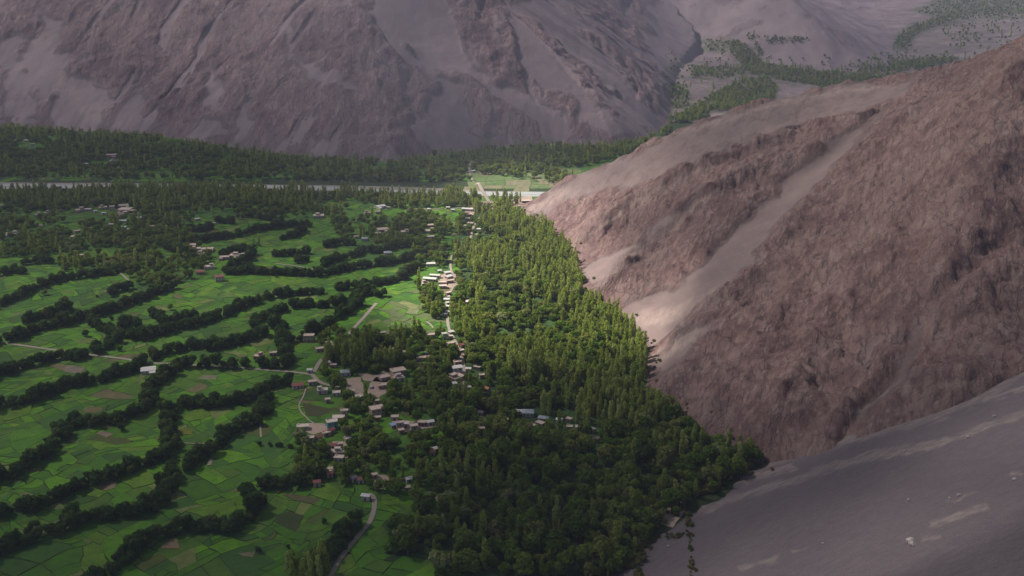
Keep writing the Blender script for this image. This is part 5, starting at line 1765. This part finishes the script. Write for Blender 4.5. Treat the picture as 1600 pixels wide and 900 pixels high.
for i, (kind, x, y, z, s, st, zone) in enumerate(TREES):
    v = random.randrange(len(KINDS[kind]))
    rot = random.uniform(0, 6.28)
    if i not in pick[kind]:
        if 'shrub' != kind:
            rest[kind].append((x, y, z, s, st, rot, v))
        continue
    nm, cat = NAMES[kind]
    lone = zone.startswith("!")
    t = thing(nm, zone.lstrip("!"), cat, (x, y, z), rot, None if lone else zone.replace("tree ", "trees ", 1).replace("poplar ", "poplars ", 1).replace("shrub ", "shrubs ", 1).replace("bush ", "bushes ", 1))
    t.scale = (s, s, s * st)
    part("trunk", KINDS[kind][v][1], t, (0, 0, 0))
    c = part("crown", KINDS[kind][v][0], t, (0, 0, 0))
    SRC.setdefault((kind, v), c)


def grove(name, kind, rows_):
    """the rest of a kind: one object whose points carry the same crowns"""
    A = np.array(rows_)
    me = bpy.data.meshes.new(name)
    me.vertices.add(len(A))
    me.vertices.foreach_set("co", A[:, :3].astype(np.float32).ravel())
    a = me.attributes.new("size", 'FLOAT_VECTOR', 'POINT')
    a.data.foreach_set("vector", np.c_[A[:, 3], A[:, 3], A[:, 3] * A[:, 4]].astype(np.float32).ravel())
    a = me.attributes.new("turn", 'FLOAT', 'POINT')
    a.data.foreach_set("value", A[:, 5].astype(np.float32))
    a = me.attributes.new("variant", 'INT', 'POINT')
    a.data.foreach_set("value", A[:, 6].astype(np.int32))
    o = bpy.data.objects.new(name, me)
    COL.objects.link(o)
    o["kind"] = "stuff"
    g = bpy.data.node_groups.new(name, 'GeometryNodeTree')
    g.interface.new_socket("Geometry", in_out='INPUT', socket_type='NodeSocketGeometry')
    g.interface.new_socket("Geometry", in_out='OUTPUT', socket_type='NodeSocketGeometry')
    gi, go = g.nodes.new("NodeGroupInput"), g.nodes.new("NodeGroupOutput")
    ins = g.nodes.new("GeometryNodeInstanceOnPoints")
    g2i = g.nodes.new("GeometryNodeGeometryToInstance")
    for v in reversed(range(len(KINDS[kind]))):
        oi = g.nodes.new("GeometryNodeObjectInfo")
        oi.inputs["Object"].default_value = SRC[(kind, v)]
        g.links.new(oi.outputs["Geometry"], g2i.inputs[0])

    def named(nm, ty):
        n = g.nodes.new("GeometryNodeInputNamedAttribute")
        n.data_type = ty
        n.inputs["Name"].default_value = nm
        return n.outputs["Attribute"]
    g.links.new(gi.outputs[0], ins.inputs["Points"])
    g.links.new(g2i.outputs[0], ins.inputs["Instance"])
    ins.inputs["Pick Instance"].default_value = True
    g.links.new(named("variant", 'INT'), ins.inputs["Instance Index"])
    cx = g.nodes.new("ShaderNodeCombineXYZ")
    g.links.new(named("turn", 'FLOAT'), cx.inputs[2])
    g.links.new(cx.outputs[0], ins.inputs["Rotation"])
    g.links.new(named("size", 'FLOAT_VECTOR'), ins.inputs["Scale"])
    g.links.new(ins.outputs[0], go.inputs[0])
    md = o.modifiers.new("trees", 'NODES')
    md.node_group = g
    return o


grove("poplar_forest", 'poplar', rest['poplar'])
grove("orchard_woods", 'orchard', rest['orchard'])
grove("hedgerow_undergrowth", 'hedge', rest['hedge'])
print("TREES", len(TREES), {k: len(v) for k, v in rest.items()}, "houses", len(H_))


# ------------------------------------------------------------------ the air of the valley
hz = NT("valley haze")
hz.t.nodes.remove(hz.b)
pv = hz.n("ShaderNodeVolumePrincipled")
pv.inputs["Color"].default_value = (0.80, 0.80, 1.0, 1)
pv.inputs["Density"].default_value = 0.000078
hz.t.links.new(pv.outputs[0], hz.out.inputs["Volume"])
co, fs = [], []
box_into(co, fs, -S - 50, S + 50, -1600, 9100, -45.0, 1080.0)
o = set_mesh("haze", co, fs, hz.m, smooth=False)
o["kind"] = "stuff"
SC.cycles.volume_bounces = 0
print("TOPS", [(o.name, max((o.matrix_world @ v.co).z for v in o.data.vertices), min((o.matrix_world @ v.co).z for v in o.data.vertices)) for o in COL.objects if o.name in ("mountain", "rocky_hillside", "scree_slope", "unseen_shading_cloud")])
